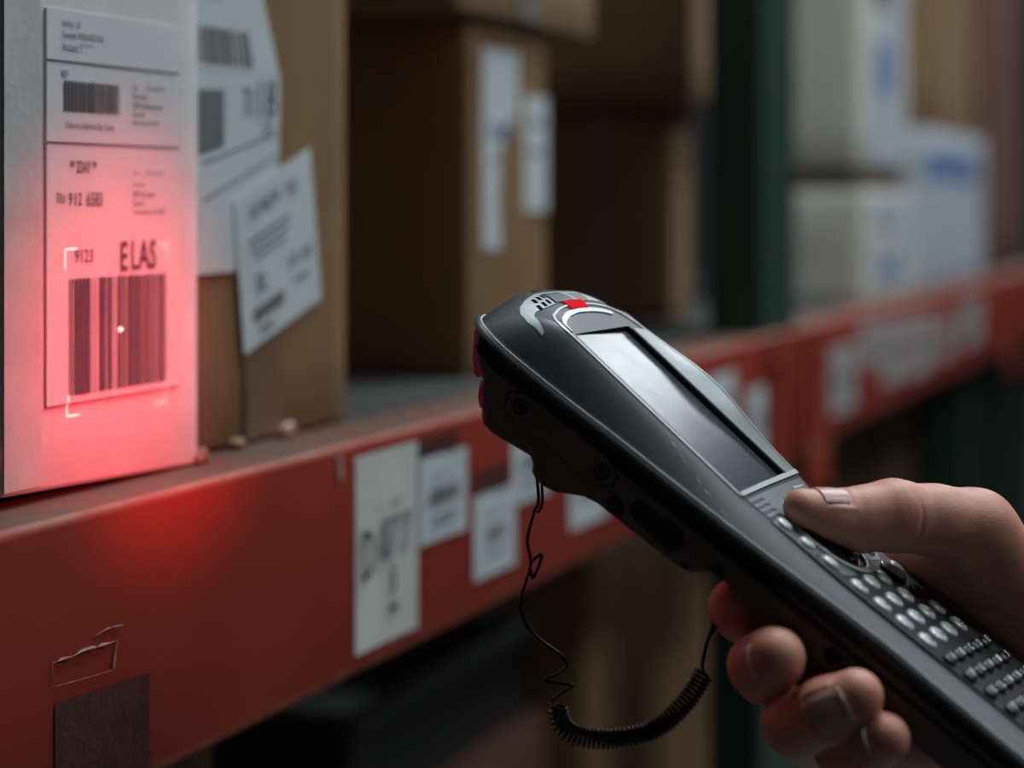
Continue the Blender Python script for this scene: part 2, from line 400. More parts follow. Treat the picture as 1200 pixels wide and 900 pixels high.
mb.obj('paper_scrap', M['clear_edge'], near_beam)

def make_upright(a0, a1, s0, s1, z1, label, group=None):
    rt = rack_root('rack_upright', (a0 + a1) / 2, (s0 + s1) / 2, -CZ, label, 'rack upright', group)
    w, dp, t = (a1 - a0) / 2, (s1 - s0) / 2, .003
    H = z1 + CZ; mb = MB()
    # open C section: front web with two side flanges and return lips
    mb.box(-w, w, -dp, -dp + t, .01, H); mb.box(-w, -w + t, -dp, dp, .01, H); mb.box(w - t, w, -dp, dp, .01, H)
    mb.box(-w, -w + .02, dp - t, dp, .01, H); mb.box(w - .02, w, dp - t, dp, .01, H)
    mb.obj('post', M['green'], rt)
    for k in range(int(H / .076)):
        z = .06 + k * .076
        if not (CZ - .45 < z < CZ + .35): continue
        for sx in (-1, 1):
            h = MB(); h.tube([(sx * w * .45, -dp - .0004, z), (sx * w * .45, -dp + .001, z)], .0085, 10)
            h.obj('slot_hole', M['black_hole'], rt)
    MB().box(-w - .02, w + .02, -dp - .02, dp + .02, 0, .012).obj('foot_plate', M['green'], rt)
    return rt
make_upright(1.078, 1.205, .0035 + .002, .05, .6, 'green steel rack upright behind the scanner, between brown and white boxes')
make_upright(2.48, 2.60, .0535, .11, .6, 'far green rack upright, at the right edge of the photo')
make_upright(1.10, 1.19, 1.02, 1.07, .6, 'rear green rack upright deep in the shelf behind the brown boxes')

def make_deck(a0, a1, label):
    rt = rack_root('slatted_deck', (a0 + a1) / 2, .5, ZT - .03, label, 'shelf deck')
    n = int((a1 - a0) / .034); src = None
    for i in range(n):
        a = a0 + (i + .5) * (a1 - a0) / n - (a0 + a1) / 2
        if src is None:
            mb = MB(); r = .0085; rows = []
            for s in np.linspace(.049 - .5, .98 - .5, 8):
                rows.append([(r * math.cos(q) * 1.05, s, .0295 - .007 + .007 * math.sin(q)) for q in np.linspace(math.pi, 0, 7)] + [(r * 1.05, s, .004), (-r * 1.05, s, .004), (-r * 1.05, s, .0225)])
            mb.grid(rows); nn = len(rows[0]) - 1
            mb.add(rows[0][:nn], [tuple(range(nn))]); mb.add(rows[-1][:nn], [tuple(range(nn))])
            src = mb.obj('deck_slat', M['galv'], rt); o = src; smooth_by_angle(o, 40)
        else:
            o = src.copy(); COL.objects.link(o); o.parent = rt
        o.location = (a, 0, 0)
    mb = MB()
    for s in (.12, .5, .9): mb.box(-(a1 - a0) / 2, (a1 - a0) / 2, s - .5 - .015, s - .5 + .015, -.012, .0045)
    mb.obj('cross_support', M['galv'], rt)
    return rt
make_deck(-.2, 1.06, 'grey metal slat deck under the brown boxes, behind the near red beam')
make_deck(1.22, 2.46, 'grey metal slat deck under the white and blue boxes beyond the upright')

# ================================================================== BOXES
def carton(a0, a1, s0, s1, z0, z1, m, label, seam=True, lift=0.0, bulge=.0015, group=None, name='cardboard_box', flap_m=None):
    rt = rack_root(name, (a0 + a1) / 2, (s0 + s1) / 2, z0, label, 'box', group)
    X, Y, Z = (a1 - a0) / 2, (s1 - s0) / 2, z1 - z0
    me = bpy.data.meshes.new('body'); bm = bmesh.new()
    bmesh.ops.create_cube(bm, size=1)
    for v in bm.verts: v.co = (v.co.x * 2 * X, v.co.y * 2 * Y, (v.co.z + .5) * Z)
    bmesh.ops.subdivide_edges(bm, edges=list(bm.edges), cuts=7, use_grid_fill=True)
    sd = RNG.uniform(0, 6, 6)
    for v in bm.verts:
        x, y, z = v.co.x / X, v.co.y / Y, v.co.z / Z * 2 - 1
        k = (1 - min(1, z * z))
        if abs(abs(y) - 1) < 1e-3: v.co.y += math.copysign(bulge * k * (1 - x * x) * (1 + .6 * math.sin(sd[0] + 3 * x)), y)
        if abs(abs(x) - 1) < 1e-3: v.co.x += math.copysign(bulge * k * (1 - y * y) * (1 + .6 * math.sin(sd[1] + 3 * z)), x)
        if z < -.99 and lift: v.co.z += lift * (1 - x) / 2
    sharp = [e for e in bm.edges if len(e.link_faces) == 2 and e.calc_face_angle(0) > 1.0]
    bmesh.ops.bevel(bm, geom=sharp, offset=min(.0022, Z * .05), segments=2, affect='EDGES', profile=.5)
    bm.to_mesh(me); bm.free(); me.materials.append(m); me.shade_smooth()
    o = bpy.data.objects.new('body', me); COL.objects.link(o); o.parent = rt
    smooth_by_angle(o, 50)
    if seam:   # closing flaps on top, meeting along the middle
        for sgn in (-1, 1):
            f = MB().box(-X + .001, X - .001, *sorted((sgn * .0012, sgn * (Y - .001))), Z - .0004, Z + .0022).obj('top_flap', flap_m or m, rt)
    return rt
def front_sheet(rt, quad, m, name, prints=(), off=.0006, lab=None, thick=.0004, curl=0, mats=None):
    """thin sheet stuck on the aisle face; quad = 4 (a, z) corners tl tr br bl (any quad)"""
    ra, rs, rz = ROOT[rt.name]; Y = quad_front[rt.name]
    def at(u, v, o):
        tl, tr, br, bl = [np.array(q) for q in quad]
        p = (tl * (1 - u) + tr * u) * v + (bl * (1 - u) + br * u) * (1 - v)
        return (p[0] - ra, Y - o - curl * max(0, u - .6) ** 2 * v, p[1] - rz)
    mb = MB(); n = 8
    mb.grid([[at(i / n, j / n, off) for j in range(n + 1)] for i in range(n + 1)])
    ring = [(i / n, 0) for i in range(n)] + [(1, j / n) for j in range(n)] + [(1 - i / n, 1) for i in range(n)] + [(0, 1 - j / n) for j in range(n)] + [(0, 0)]
    mb.grid([[at(u, v, off), at(u, v, off - thick)] for u, v in ring])
    o = mb.obj(name, m, rt, label=lab)
    if prints:
        pm = MB()
        for p in prints:
            kind, u0, u1, v0, v1 = p[:5]
            fn = lambda X, Z: at(X, Z, off + .00025)
            if kind == 'bar': barcode_into(pm, u0, u1, v0, v1, 0, p[5], p[6] if len(p) > 6 else 0, fn=fn, modules=p[7] if len(p) > 7 else 60, patt=p[8] if len(p) > 8 else None)
            elif kind == 'rect': pm.add([fn(u0, v0), fn(u1, v0), fn(u1, v1), fn(u0, v1)], [(0, 1, 2, 3)], p[5])
            else: text_into(pm, kind[2:], u0, u1, v0, v1, 0, p[5], p[6] if len(p) > 6 else 0, fn=fn)
        pm.obj('printed_marks', mats or [M['ink'], M['ink_grey'], M['ink_blue']], o)
    return o
quad_front = {}
def carton_front(rt, s0, s1, extra=.0): quad_front[rt.name] = -(s1 - s0) / 2 - extra
def scrap(rt, a, s, z, sx, sy, sz, m, name, seed):
    ra, rs, rz = ROOT[rt.name]
    bm = bmesh.new(); bmesh.ops.create_icosphere(bm, subdivisions=3, radius=1)
    rg = np.random.default_rng(seed); k = rg.uniform(-4, 4, (6, 3))
    for v in bm.verts:
        n = sum(math.sin(float(np.dot(k[i], v.co)) + i) for i in range(6)) / 6
        q = 1 + .55 * n
        v.co = Vector((v.co.x * sx * q + a - ra, v.co.y * sy * q + s - rs, max(0.0005 + ZT, v.co.z * sz * q + z) - rz))
    me = bpy.data.meshes.new(name); bm.to_mesh(me); bm.free(); me.materials.append(m)
    o = bpy.data.objects.new(name, me); COL.objects.link(o); o.parent = rt; return o

# --- the white parcel being scanned
b1 = carton(.0395, .1825, .0267, .20, ZT + .0002, .150, M['white_board'], 'white parcel at left with a printed shipping label lit red by the scanner', lift=.0045, bulge=.0)
carton_front(b1, .0267, .20)
front_sheet(b1, [(.0400, .148), (.0634, .148), (.0634, -.1085), (.0400, -.1085)], M['kraft_white_tape'], 'paper_tape', off=.00035, thick=.0003, lab='greyer strip of paper tape down the left edge')
LA0, LA1, LZ0, LZ1 = .0660, .1646, -.0795, .0727
def lu(a): return (a - LA0) / (LA1 - LA0)
def lv(z): return (z - LZ0) / (LZ1 - LZ0)
def T(txt, a0, a1, z0, z1, mi=0, bold=0.0): return ('t:' + txt, lu(a0), lu(a1), lv(z0), lv(z1), mi, bold)
def R(a0, a1, z0, z1, mi=0): return ('rect', lu(a0), lu(a1), lv(z0), lv(z1), mi)
def patt_main(x, rg):
    if .05 < x < .17: return rg.choice((4, 5)), 1
    if .17 < x < .29: return 1, rg.choice((3, 4))
    if .42 < x < .46: return 1, 3
    return rg.choice((1, 1, 2, 2, 3)), rg.choice((1, 1, 2))
def patt_top(x, rg):
    if x < .2: return 3, 1
    if .42 < x < .5: return 5, 1
    if .55 < x < .7: return 1, 1
    return rg.choice((1, 2, 3)), rg.choice((1, 1, 2))
pr = [R(LA0, LA1, .0525, .0533), R(LA0, LA1, .0211, .0219), R(LA0, LA0 + .0006, LZ0, LZ1, 1), R(LA0, LA1, LZ0, LZ0 + .0005, 1),
      T('ActWgt: 1 LB', .0771, .0893, .0655, .0690), T('System#: 394203/INET3260', .0771, .1062, .0612, .0647), T('Account: S', .0771, .0905, .0570, .0605), T('*********', .091, .0985, .0592, .0604, 0, .03),
      T('REF', .0765, .0812, .0468, .0495), ('bar', lu(.0782), lu(.1177), lv(.0338), lv(.0457), 11, 0, 70, patt_top),
      T('Delivery Address Bar Code', .0796, .1133, .0264, .0300),
      T('From:', .1278, .1318, .0441, .0466), T('(212) 555-0143', .1385, .1530, .0441, .0466), T('Front Sales', .1278, .1390, .0406, .0431), T('350 Professional', .1278, .1505, .0369, .0394), T('Suite 301', .1278, .1365, .0334, .0357), T('New York, NY 10118', .1278, .1480, .0298, .0321),
      T('** 2DAY **', .0822, .1011, .0100, .0152, 0, .012),
      T('TRK#', .0728, .0790, -.0022, .0022), T('912', .0812, .0908, -.0026, .0024, 0, .008), T('6583', .0940, .1052, -.0030, .0026, 0, .008),
      T('Ship To:', .1280, .1330, .0092, .0114, 1), T('(310) 555-0155', .1385, .1520, .0092, .0114, 1),
      T('John Lee', .1280, .1372, .0044, .0068), T('800 The Crescent', .1280, .1448, .0006, .0032), T('Suite 8', .1280, .1360, -.0030, -.0006), T('Los Angeles, CA 90001', .1280, .1536, -.0068, -.0043),
      T('9123', .0856, .0984, -.0250, -.0197, 0, .006), T('E', .1186, .1240, -.0294, -.0172, 0, .03), T('LAS', .1268, .1462, -.0292, -.0168, 0, .02),
      ('bar', lu(.0817), lu(.1538), lv(-.0763), lv(-.0310), 23, 0, 150, patt_main)]
front_sheet(b1, [(LA0, LZ1), (LA1, LZ1), (LA1, LZ0), (LA0, LZ0)], M['paper'], 'shipping_label', pr, off=.0006, mats=[M['ink_label'], M['ink_grey']], lab='white shipping label with black print and barcodes')
scrap(b1, .1835, .027, -.1115, .0045, .004, .0035, M['card_pale'], 'torn_corner', 3)

# --- brown box behind it
b2 = carton(.199, .3672, .045, .29, ZT + .0002, .19, M['card'], 'brown cardboard box with two white paper labels, right behind the white parcel')
carton_front(b2, .045, .29, .0012)
front_sheet(b2, [(.200, .125), (.258, .125), (.2893, .058), (.200, .058)], M['paper_cool'], 'shipping_label', [('bar', .05, .72, .05, .30, 31, 1, 40), ('rect', .1, .5, .62, .66, 1), ('rect', .1, .4, .5, .54, 1)], off=.0008)
front_sheet(b2, [(.200, .0578), (.2893, .0578), (.2872, .0060), (.200, -.0340)], M['paper_cool'], 'shipping_label',
            [('rect', .12, .38, .56, .90, 1), ('t:70', .58, .70, .70, .92, 1), ('t:18', .76, .95, .66, .98, 0), ('rect', .16, .98, .50, .515, 1), ('rect', .16, .98, .30, .315, 1), ('t:2', .78, .92, .53, .63, 1)], off=.0008)
front_sheet(b2, [(.200, .0070), (.2872, .0070), (.2452, -.0337), (.200, -.0342)], M['paper_cool'], 'shipping_label', off=.0007)
front_sheet(b2, [(.2420, -.0010), (.3201, .0255), (.3324, -.0503), (.2525, -.0730)], M['paper_cool'], 'packing_slip',
            [('t:10 NOV', .18, .56, .80, .90, 0), ('t:7B', .62, .78, .78, .88, 1), ('rect', .14, .66, .66, .685, 1), ('rect', .14, .66, .60, .622, 1), ('rect', .2, .6, .54, .562, 1), ('t:M 40', .62, .92, .32, .42, 1), ('t:R', .2, .34, .3, .44, 1), ('rect', .14, .52, .15, .24, 1), ('rect', .2, .36, .06, .10, 1), ('rect', .66, .86, .22, .25, 1)],
            off=.0014, lab='crooked white packing slip')
front_sheet(b2, [(.2542, -.060), (.2905, -.058), (.2915, -.1135), (.2560, -.1135)], M['tape_brown'], 'packing_tape', off=.0004, thick=.0003)
scrap(b2, .283, .036, -.1115, .006, .003, .0045, M['clear_edge'], 'torn_tape', 5)
scrap(b2, .236, .037, -.112, .006, .003, .0025, M['card_pale'], 'torn_tape', 6)

# --- third box, with a wider one lying on top of it
b3 = carton(.6339, .7815, .087, .42, ZT + .0002, .117, M['card'], 'brown box with two narrow white labels, standing alone left of the scanner head')
carton_front(b3, .087, .42, .0012)
front_sheet(b3, [(.6561, .1000), (.7218, .1000), (.7218, -.0335), (.6561, -.0335)], M['paper_cool'], 'shipping_label', [('bar', .2, .8, .55, .62, 41, 2, 20), ('rect', .2, .8, .44, .46, 1)])
front_sheet(b3, [(.7334, .0717), (.7790, .0717), (.7790, -.0091), (.7334, -.0091)], M['paper_cool'], 'shipping_label', [('rect', .2, .8, .75, .8, 1), ('rect', .2, .8, .5, .54, 1)])
b4 = carton(.595, .86, .078, .50, .1195, .36, M['card_pale'], 'wide brown box lying on top of the box with two narrow white labels')
carton_front(b4, .078, .50, .0012)
front_sheet(b4, [(.70, .36), (.745, .36), (.745, .122), (.70, .122)], M['tape_grey'], 'packing_tape')

# --- boxes beside the upright
b5 = carton(1.24, 1.30, .13, .62, ZT + .0002, .088, M['card_pale'], 'dark brown box with a vertical tape strip, behind the scanner screen')
mb = MB(); ra, rs, rz = ROOT[b5.name]
mb.box(-.0312, -.0305, .184 - rs, .218 - rs, .002, .2025); mb.obj('packing_tape', M['tape_grey'], b5)
b6 = carton(1.20, 1.38, .10, .78, .0905, .42, M['card_pale'], 'large brown box stacked on the taped dark brown box')
# --- white stack beyond the upright
b7 = carton(1.613, 1.916, .027, .18, ZT + .0002, .008, M['grey_white'], 'off-white box with blue print, lower one of the white stack right of the upright')
carton_front(b7, .027, .18, .0012)
front_sheet(b7, [(1.66, .002), (1.86, .002), (1.86, -.10), (1.66, -.10)], M['blue_white'], 'printed_panel', [('rect', .25, .75, .1, .42, 2), ('rect', .25, .6, .6, .7, 1)])
b7b = carton(1.620, 1.905, .033, .186, .0345, .36, M['grey_white'], 'off-white box with blue print, upper one of the white stack right of the upright')
carton_front(b7b, .033, .186, .0012)
front_sheet(b7b, [(1.68, .33), (1.86, .33), (1.86, .04), (1.68, .04)], M['blue_white'], 'printed_panel', [('rect', .2, .7, .28, .48, 2), ('rect', .1, .6, .62, .72, 0)])
mb = MB().box(-.138, .138, -.073, .073, -.0240, -.0002).obj('folded_flap', M['card_dark'], b7b)
b8 = carton(1.93, 2.46, .02, .19, ZT + .0002, .085, M['blue_white'], 'pale bluish box in front of the far upright, right of the white stack')
carton_front(b8, .02, .19, .0012)
front_sheet(b8, [(1.96, .06), (2.38, .06), (2.38, .025), (1.96, .025)], M['ink_blue'], 'printed_band')
b9 = carton(1.95, 2.44, .03, .185, .0875, .62, M['card'], 'brown box stacked on the pale bluish box')
carton_front(b9, .03, .185, .0012)
front_sheet(b9, [(2.16, .61), (2.26, .61), (2.26, .09), (2.16, .09)], M['card_pale'], 'packing_tape')
b10 = carton(2.68, 3.2, .06, .5, ZT + .0002, .5, M['card_red'], 'reddish brown box at the far right edge beyond the far upright')
# back row, filling the depth of the shelf
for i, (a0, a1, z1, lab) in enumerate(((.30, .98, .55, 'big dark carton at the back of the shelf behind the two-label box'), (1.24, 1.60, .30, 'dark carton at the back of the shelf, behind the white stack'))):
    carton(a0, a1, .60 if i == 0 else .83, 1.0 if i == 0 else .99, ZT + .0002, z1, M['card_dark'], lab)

# ================================================================== LOWER LEVEL (in shade under the beam)
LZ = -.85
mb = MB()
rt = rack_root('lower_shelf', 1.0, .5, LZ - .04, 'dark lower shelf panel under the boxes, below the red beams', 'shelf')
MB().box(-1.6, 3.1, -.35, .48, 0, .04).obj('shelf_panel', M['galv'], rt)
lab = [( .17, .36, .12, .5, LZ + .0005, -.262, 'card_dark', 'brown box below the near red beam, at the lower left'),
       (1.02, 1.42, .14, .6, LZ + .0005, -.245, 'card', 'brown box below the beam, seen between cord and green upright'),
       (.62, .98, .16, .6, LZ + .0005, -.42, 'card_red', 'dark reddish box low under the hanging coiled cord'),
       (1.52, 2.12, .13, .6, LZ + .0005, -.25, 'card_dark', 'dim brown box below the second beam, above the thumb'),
       (2.2, 3.10, .13, .6, LZ + .0005, -.235, 'card_dark', 'dark filler box on the lower shelf at the right, behind the hand'),  # added dark box, closing off the lit floor behind it
       (3.2, 4.0, .04, .6, LZ + .0005, -.235, 'dark_green', 'very dark green filler box at the far right of the lower shelf, past the far upright')]  # added box, coloured very dark to stand for deep shade
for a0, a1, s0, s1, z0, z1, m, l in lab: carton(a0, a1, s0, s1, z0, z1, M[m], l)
# grey tote on the reddish box
rt = rack_root('plastic_tote', .80, .36, -.4175, 'shallow grey plastic tote behind the coiled cord', 'tote')
mb = MB(); X, Y, H, t = .17, .19, .075, .004
mb.box(-X, X, -Y, Y, 0, t)
for sx in (-1, 1): mb.box(*sorted((sx * X, sx * (X - t))), -Y, Y, t, H)
for sy in (-1, 1): mb.box(-X, X, *sorted((sy * Y, sy * (Y - t))), t, H)
mb.obj('bin', M['tote'], rt)
mb = MB()
for sx in (-1, 1): mb.box(*sorted((sx * (X - .001), sx * (X + .008))), -Y - .008, Y + .008, H - .012, H)
for sy in (-1, 1): mb.box(-X, X, *sorted((sy * (Y - .001), sy * (Y + .008))), H - .012, H)
mb.obj('rim', M['tote'], rt)

# ================================================================== HANDHELD SCANNER
# local frame in mm: v across (to the device's right), u along (to its nose), w out of its face
SV = Vector((.356, .934, -.030)).normalized(); SU = Vector((-.697, .287, .657)); SU = (SU - SV * SU.dot(SV)).normalized(); SW = SV.cross(SU)
ST = Vector((.0602, .7332, -.0743 + CZ))
SROT = Matrix((SV, SU, SW)).transposed()
scanner = empty('handheld_scanner', (0, 0, 0), 0, 'dark grey handheld barcode scanner with screen and keypad, held in the hand', 'scanner')
scanner.matrix_world = Matrix.Translation(ST) @ SROT.to_4x4()
def mm(p): return (p[0] / 1000, p[1] / 1000, p[2] / 1000)

def sstep(a, b, x):
    t = np.clip((x - a) / (b - a), 0, 1); return t * t * (3 - 2 * t)
RIM = np.array([(-180, 5.8), (-163, 4.7), (-144, 3.2), (-108, .4), (-72, -4), (-48, -6.8), (-19, -10), (1, -12), (21, -14.5), (38, -16.2), (51, -17.4), (62, -17.8), (69, -18)], float)
FAC = np.array([(-180, 11), (-166, 10), (-150, 8.9), (-126, 6.8), (-108, 5), (-90, 3.3), (-77, 2), (-57, .5), (-45, 0), (70, 0)], float)
def rim(u): return np.interp(u, RIM[:, 0], RIM[:, 1])
def face(u): return np.interp(u, FAC[:, 0], FAC[:, 1])
def hw(u):
    h = 42 + 2 * sstep(-95, -45, u); k = np.clip((u - 18) / 51.5, 0, 1)
    return h * np.maximum(1 - k ** 7, 0) ** (1 / 7)
def wtop(x, u):
    v = x * 44
    wt = face(u) + sstep(-62, -42, u) * (.03 * (v + 28) + 4.0 * np.exp(-((u - 3) / 24) ** 2) * sstep(29, 41, v))
    wt = wt - 8.5 * np.clip((u - 46) / 23.5, 0, 1) ** 2.3
    r = rim(u); tl = np.clip((-x - .705) / .295, 0, 1); tr = np.clip((x - .93) / .07, 0, 1)
    hn = sstep(40, 66, u); tr = tr * (1 - hn) + np.clip((x - .6) / .4, 0, 1) * hn
    tl = tl ** 1.55 * (1 - hn) + np.clip((-x - .2) / .8, 0, 1) ** 2.2 * hn
    return wt - (wt - r) * (tl + tr ** 1.9)
def top(v, u): return float(wtop(np.clip(v / max(float(hw(u)), 1e-3), -1, 1), u))

# --- upper shell with the sunken display well
US = sorted(set(np.round(np.concatenate([np.linspace(-172, -42, 50), np.linspace(-42, 18, 34), [-39.7, -39.5, 39.5, 39.7],
        18 + 51.5 * np.linspace(0, .93, 34), 18 + 51.5 * (1 - np.linspace(.9, 0, 40) ** 7) ** (1 / 7)]), 3)))
XS = sorted(set(np.round(np.concatenate([np.linspace(-1, -.705, 16), np.linspace(-.70, .92, 34), np.linspace(.93, 1, 8), [-.663, -.660, .660, .663]]), 4)))
mb = MB(); P = []
for u in US:
    h = float(hw(u)); row = []
    for x in XS:
        w = float(wtop(x, u))
        if abs(u) < 39.6 and abs(x) < .6615: w = -1.7
        row.append(mm((x * h, u, w)))
    P.append(row)
n, m_ = len(US), len(XS)
for i in range(n - 1):
    for j in range(m_ - 1):
        um = (US[i] + US[i + 1]) / 2; xm = (XS[j] + XS[j + 1]) / 2
        mb.add([P[i][j], P[i + 1][j], P[i + 1][j + 1], P[i][j + 1]], [(0, 1, 2, 3)], 1 if (abs(um) < 39.72 and abs(xm) < .664) else 0)
per = [(-float(hw(u)), u) for u in US] + [(float(hw(u)), u) for u in reversed(US[:-1])]
per = np.array(per); tan = np.roll(per, -1, 0) - np.roll(per, 1, 0); tan[0] = (0, 1); tan[-1] = (0, -1)
nor = np.stack([-tan[:, 1], tan[:, 0]], 1); nor /= np.maximum(np.linalg.norm(nor, axis=1), 1e-9)[:, None]
rows = []
for (v, u), nn in zip(per, nor):
    r = float(rim(u)); k = 1 - .25 * float(sstep(45, 66, u))
    rows.append([mm((v + nn[0] * a, u + nn[1] * a, r + b * k)) for a, b in ((0, 0), (.4, -.2), (1.5, -1.25), (2.0, -2.5), (1.8, -3.4), (-3.0, -3.6))])
mb.grid(rows)
shell = mb.obj('upper_shell', [M['shell'], M['shell_black']], scanner); smooth_by_angle(shell, 38)
# worn edge along the rim, its highlight put into the pale colour
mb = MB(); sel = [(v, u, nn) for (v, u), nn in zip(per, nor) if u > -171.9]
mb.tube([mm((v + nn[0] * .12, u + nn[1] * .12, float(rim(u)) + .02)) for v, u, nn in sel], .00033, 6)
mb.obj('worn_rim_highlight', M['worn'], scanner, smooth=True)

# --- lower housing: side profile swept across the width, ends inset
PROF = [(64.6, -20.6), (65.4, -22.6), (64.6, -24.8), (61.6, -28.0), (57.6, -31.2), (54.6, -32.3), (53.0, -32.4), (52.6, -34.6), (50.4, -37.3), (47.0, -39.6), (44.2, -42.6), (42.0, -44.0), (38, -44.4), (33, -43.4), (27, -41.8), (21.4, -40.4), (19.2, -41.6), (17.6, -43.9), (15, -45.0), (11, -44.9), (6.6, -43.4), (2.4, -40.4), (-2, -37.2), (-7, -35.6), (-14, -34.7), (-22, -34), (-32, -32.7), (-40, -31.6), (-46, -30.0), (-48.8, -27.4), (-51.5, -24.6), (-55, -23.7), (-65, -23.5), (-80, -23.2), (-95, -22.4), (-110, -21.1), (-125, -19.6), (-140, -18.2), (-155, -17.2), (-168, -16.5), (-171, -14), (-172, -10), (-171.5, -1.4)]
for u in np.linspace(-160, 60, 45): PROF.append((u, float(rim(u)) - 6.0 + 1.2 * float(sstep(50, 62, u))))
PROF = np.array(PROF)
def dense(Q, d=2.2):
    out = []
    for i in range(len(Q)):
        a, b = Q[i], Q[(i + 1) % len(Q)]; k = max(1, int(np.linalg.norm(b - a) / d))
        for t in range(k): out.append(a + (b - a) * t / k)
    return np.array(out)
PR = dense(PROF)
def inset(Q, d):
    t = np.roll(Q, -1, 0) - np.roll(Q, 1, 0); t /= np.linalg.norm(t, axis=1)[:, None]
    nn = np.stack([t[:, 1], -t[:, 0]], 1)
    area = np.sum(Q[:, 0] * np.roll(Q[:, 1], -1) - np.roll(Q[:, 0], -1) * Q[:, 1])
    return Q - nn * d * (1 if area > 0 else -1)
def nose_push(u, v): return (3.0 * (1 - min(1, abs(v) / 39.0) ** 2.5) - 2.2 * (abs(v) / 40.9) ** 8) * float(sstep(36, 66, u))
mb = MB(); rows = []
ST_ = [(-40.9, 3.6), (-40.8, 2.2), (-40.4, 1.1), (-39.6, .4), (-38.4, .08), (-36.5, 0), (-30, 0), (-18, 0), (-6, 0), (6, 0), (18, 0), (30, 0), (36.5, 0), (38.4, .08), (39.6, .4), (40.4, 1.1), (40.8, 2.2), (40.9, 3.6)]
for v, d in ST_:
    Q = inset(PR, d) if d else PR
    rows.append([mm((v, u + nose_push(u, v), w)) for u, w in Q])
rows = [r + [r[0]] for r in rows]
mb.grid(rows)
for r in (rows[0], rows[-1]): mb.add(r[:-1], [tuple(range(len(r) - 1))])
low = mb.obj('lower_housing', M['body_black'], scanner); smooth_by_angle(low, 42)
# dark core visible in the groove between the two halves
mb = MB(); rows = []
for (v, u), nn in zip(per, nor):
    r = float(rim(u)); rows.append([mm((v - nn[0] * 2.6, u - nn[1] * 2.6, r - 2.5)), mm((v - nn[0] * 2.6, u - nn[1] * 2.6, r - 7.5))])
mb.grid(rows).obj('seam_core', M['shell_black'], scanner)
# thin parting line low on the head
mb = MB(); mb.tube([mm(p) for p in ((-40.2, 46.5, -39.0), (-40.75, 38, -38.4), (-40.75, 24, -37.6), (-40.6, 12.5, -38.0), (-40.2, 6, -40.2))], .00022, 6)
mb.obj('parting_line', M['clear_edge'], scanner)

# --- scan window in the slanted nose
mb = MB(); rows = []
for v in np.linspace(-40.3, 40.3, 31):
    e = max(0, abs(v) - 36.5) * .25
    row = []
    for (u, w) in ((65.9, -22.2), (66.9, -23.2), (64.4, -26.5), (61.2, -30.2), (58.4, -32.6), (56.2, -32.9), (55.2, -31.6)):
        row.append(mm((v, u + nose_push(u, v) - e, w)))
    rows.append(row)
mb.grid(rows)
for r in (rows[0], rows[-1]): mb.add(r, [tuple(range(len(r)))])
win = mb.obj('scan_window', M['scan_glow'], scanner, label='dark red scan window glowing at the nose'); smooth_by_angle(win, 60)

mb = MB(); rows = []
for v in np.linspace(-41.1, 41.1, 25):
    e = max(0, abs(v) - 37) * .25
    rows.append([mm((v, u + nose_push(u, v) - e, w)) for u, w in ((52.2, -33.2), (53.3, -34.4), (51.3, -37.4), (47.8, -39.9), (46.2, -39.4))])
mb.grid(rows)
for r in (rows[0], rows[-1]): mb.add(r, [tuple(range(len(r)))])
smooth_by_angle(mb.obj('nose_lip_glow', M['scan_glow'], scanner), 60)  # added lip; its emission paints the red bounce light on the lower nose
# --- side cover plate with two screws
def prism(poly, v0, v1, name, m, parent, bev=.0):
    mb = MB(); k = len(poly)
    mb.add([mm((v0, u, w)) for u, w in poly] + [mm((v1, u, w)) for u, w in poly], [tuple(range(k)), tuple(range(k, 2 * k))] + [(i, (i + 1) % k, (i + 1) % k + k, i + k) for i in range(k)])
    return mb.obj(name, m, parent, bevel=bev)
poly = [(41.2, -28.6), (37.5, -25.0), (33, -24.0), (0, -20.4), (-6.2, -22.6), (-7.0, -26.4), (-3.6, -30.2), (2, -31.2), (33, -35.0), (38.8, -33.6)]
c0 = np.mean(np.array(poly), 0)
prism([tuple(c0 + (np.array(p) - c0) * 1.035) for p in poly], -41.12, -40.2, 'side_cover_gasket', M['gloss_black'], scanner)
cover = prism(poly, -41.45, -40.2, 'side_cover', M['body_black'], scanner, .0004)
for (u, w) in ((34.9, -29.4), (-1.6, -25.4)):
    mb = MB(); rows = []
    for q in np.linspace(0, 2 * math.pi, 21): rows.append([mm((-41.5 - h, u + r * math.cos(q), w + r * math.sin(q))) for r, h in ((2.9, 0), (2.9, .35), (2.3, .45), (2.0, -.1), (1.5, -.1), (1.4, .3), (.7, .35), (.5, .05), (0, .05))])
    o = mb.grid(rows).obj('screw', M['gloss_black'], cover); smooth_by_angle(o, 50)
prism([(-8.6, -31.2), (-9.6, -28.4), (-12.4, -27.4), (-15.6, -29.0), (-16.6, -32.5), (-12, -34.2)], -41.15, -40.2, 'side_notch', M['gloss_black'], scanner, .0004)
prism([(-49.4, -23.4), (-50.2, -20.6), (-53.2, -19.8), (-55.6, -21.6), (-55.8, -23.2)], -41.15, -40.2, 'side_notch', M['gloss_black'], scanner, .0004)
pc = prism([(-16.5, -24.6), (-19.5, -22.4), (-27, -22.6), (-30, -20.6), (-35.5, -20.6), (-38.6, -23), (-38.8, -27.2), (-36.6, -29.2), (-30, -29.6), (-19, -29.6), (-16.6, -27.8)], -41.35, -40.2, 'port_cover', M['shell_black'], scanner, .0004)
prism([(-31.2, -22.4), (-36.2, -22.8), (-37, -27), (-31.6, -27.4)], -41.75, -41.2, 'port_flap', M['gloss_black'], pc, .0003)
prism([(-41.4, -28.6), (-44.6, -28.0), (-45.0, -29.6), (-42.0, -30.2)], -41.2, -40.2, 'side_notch', M['gloss_black'], scanner, .0003)
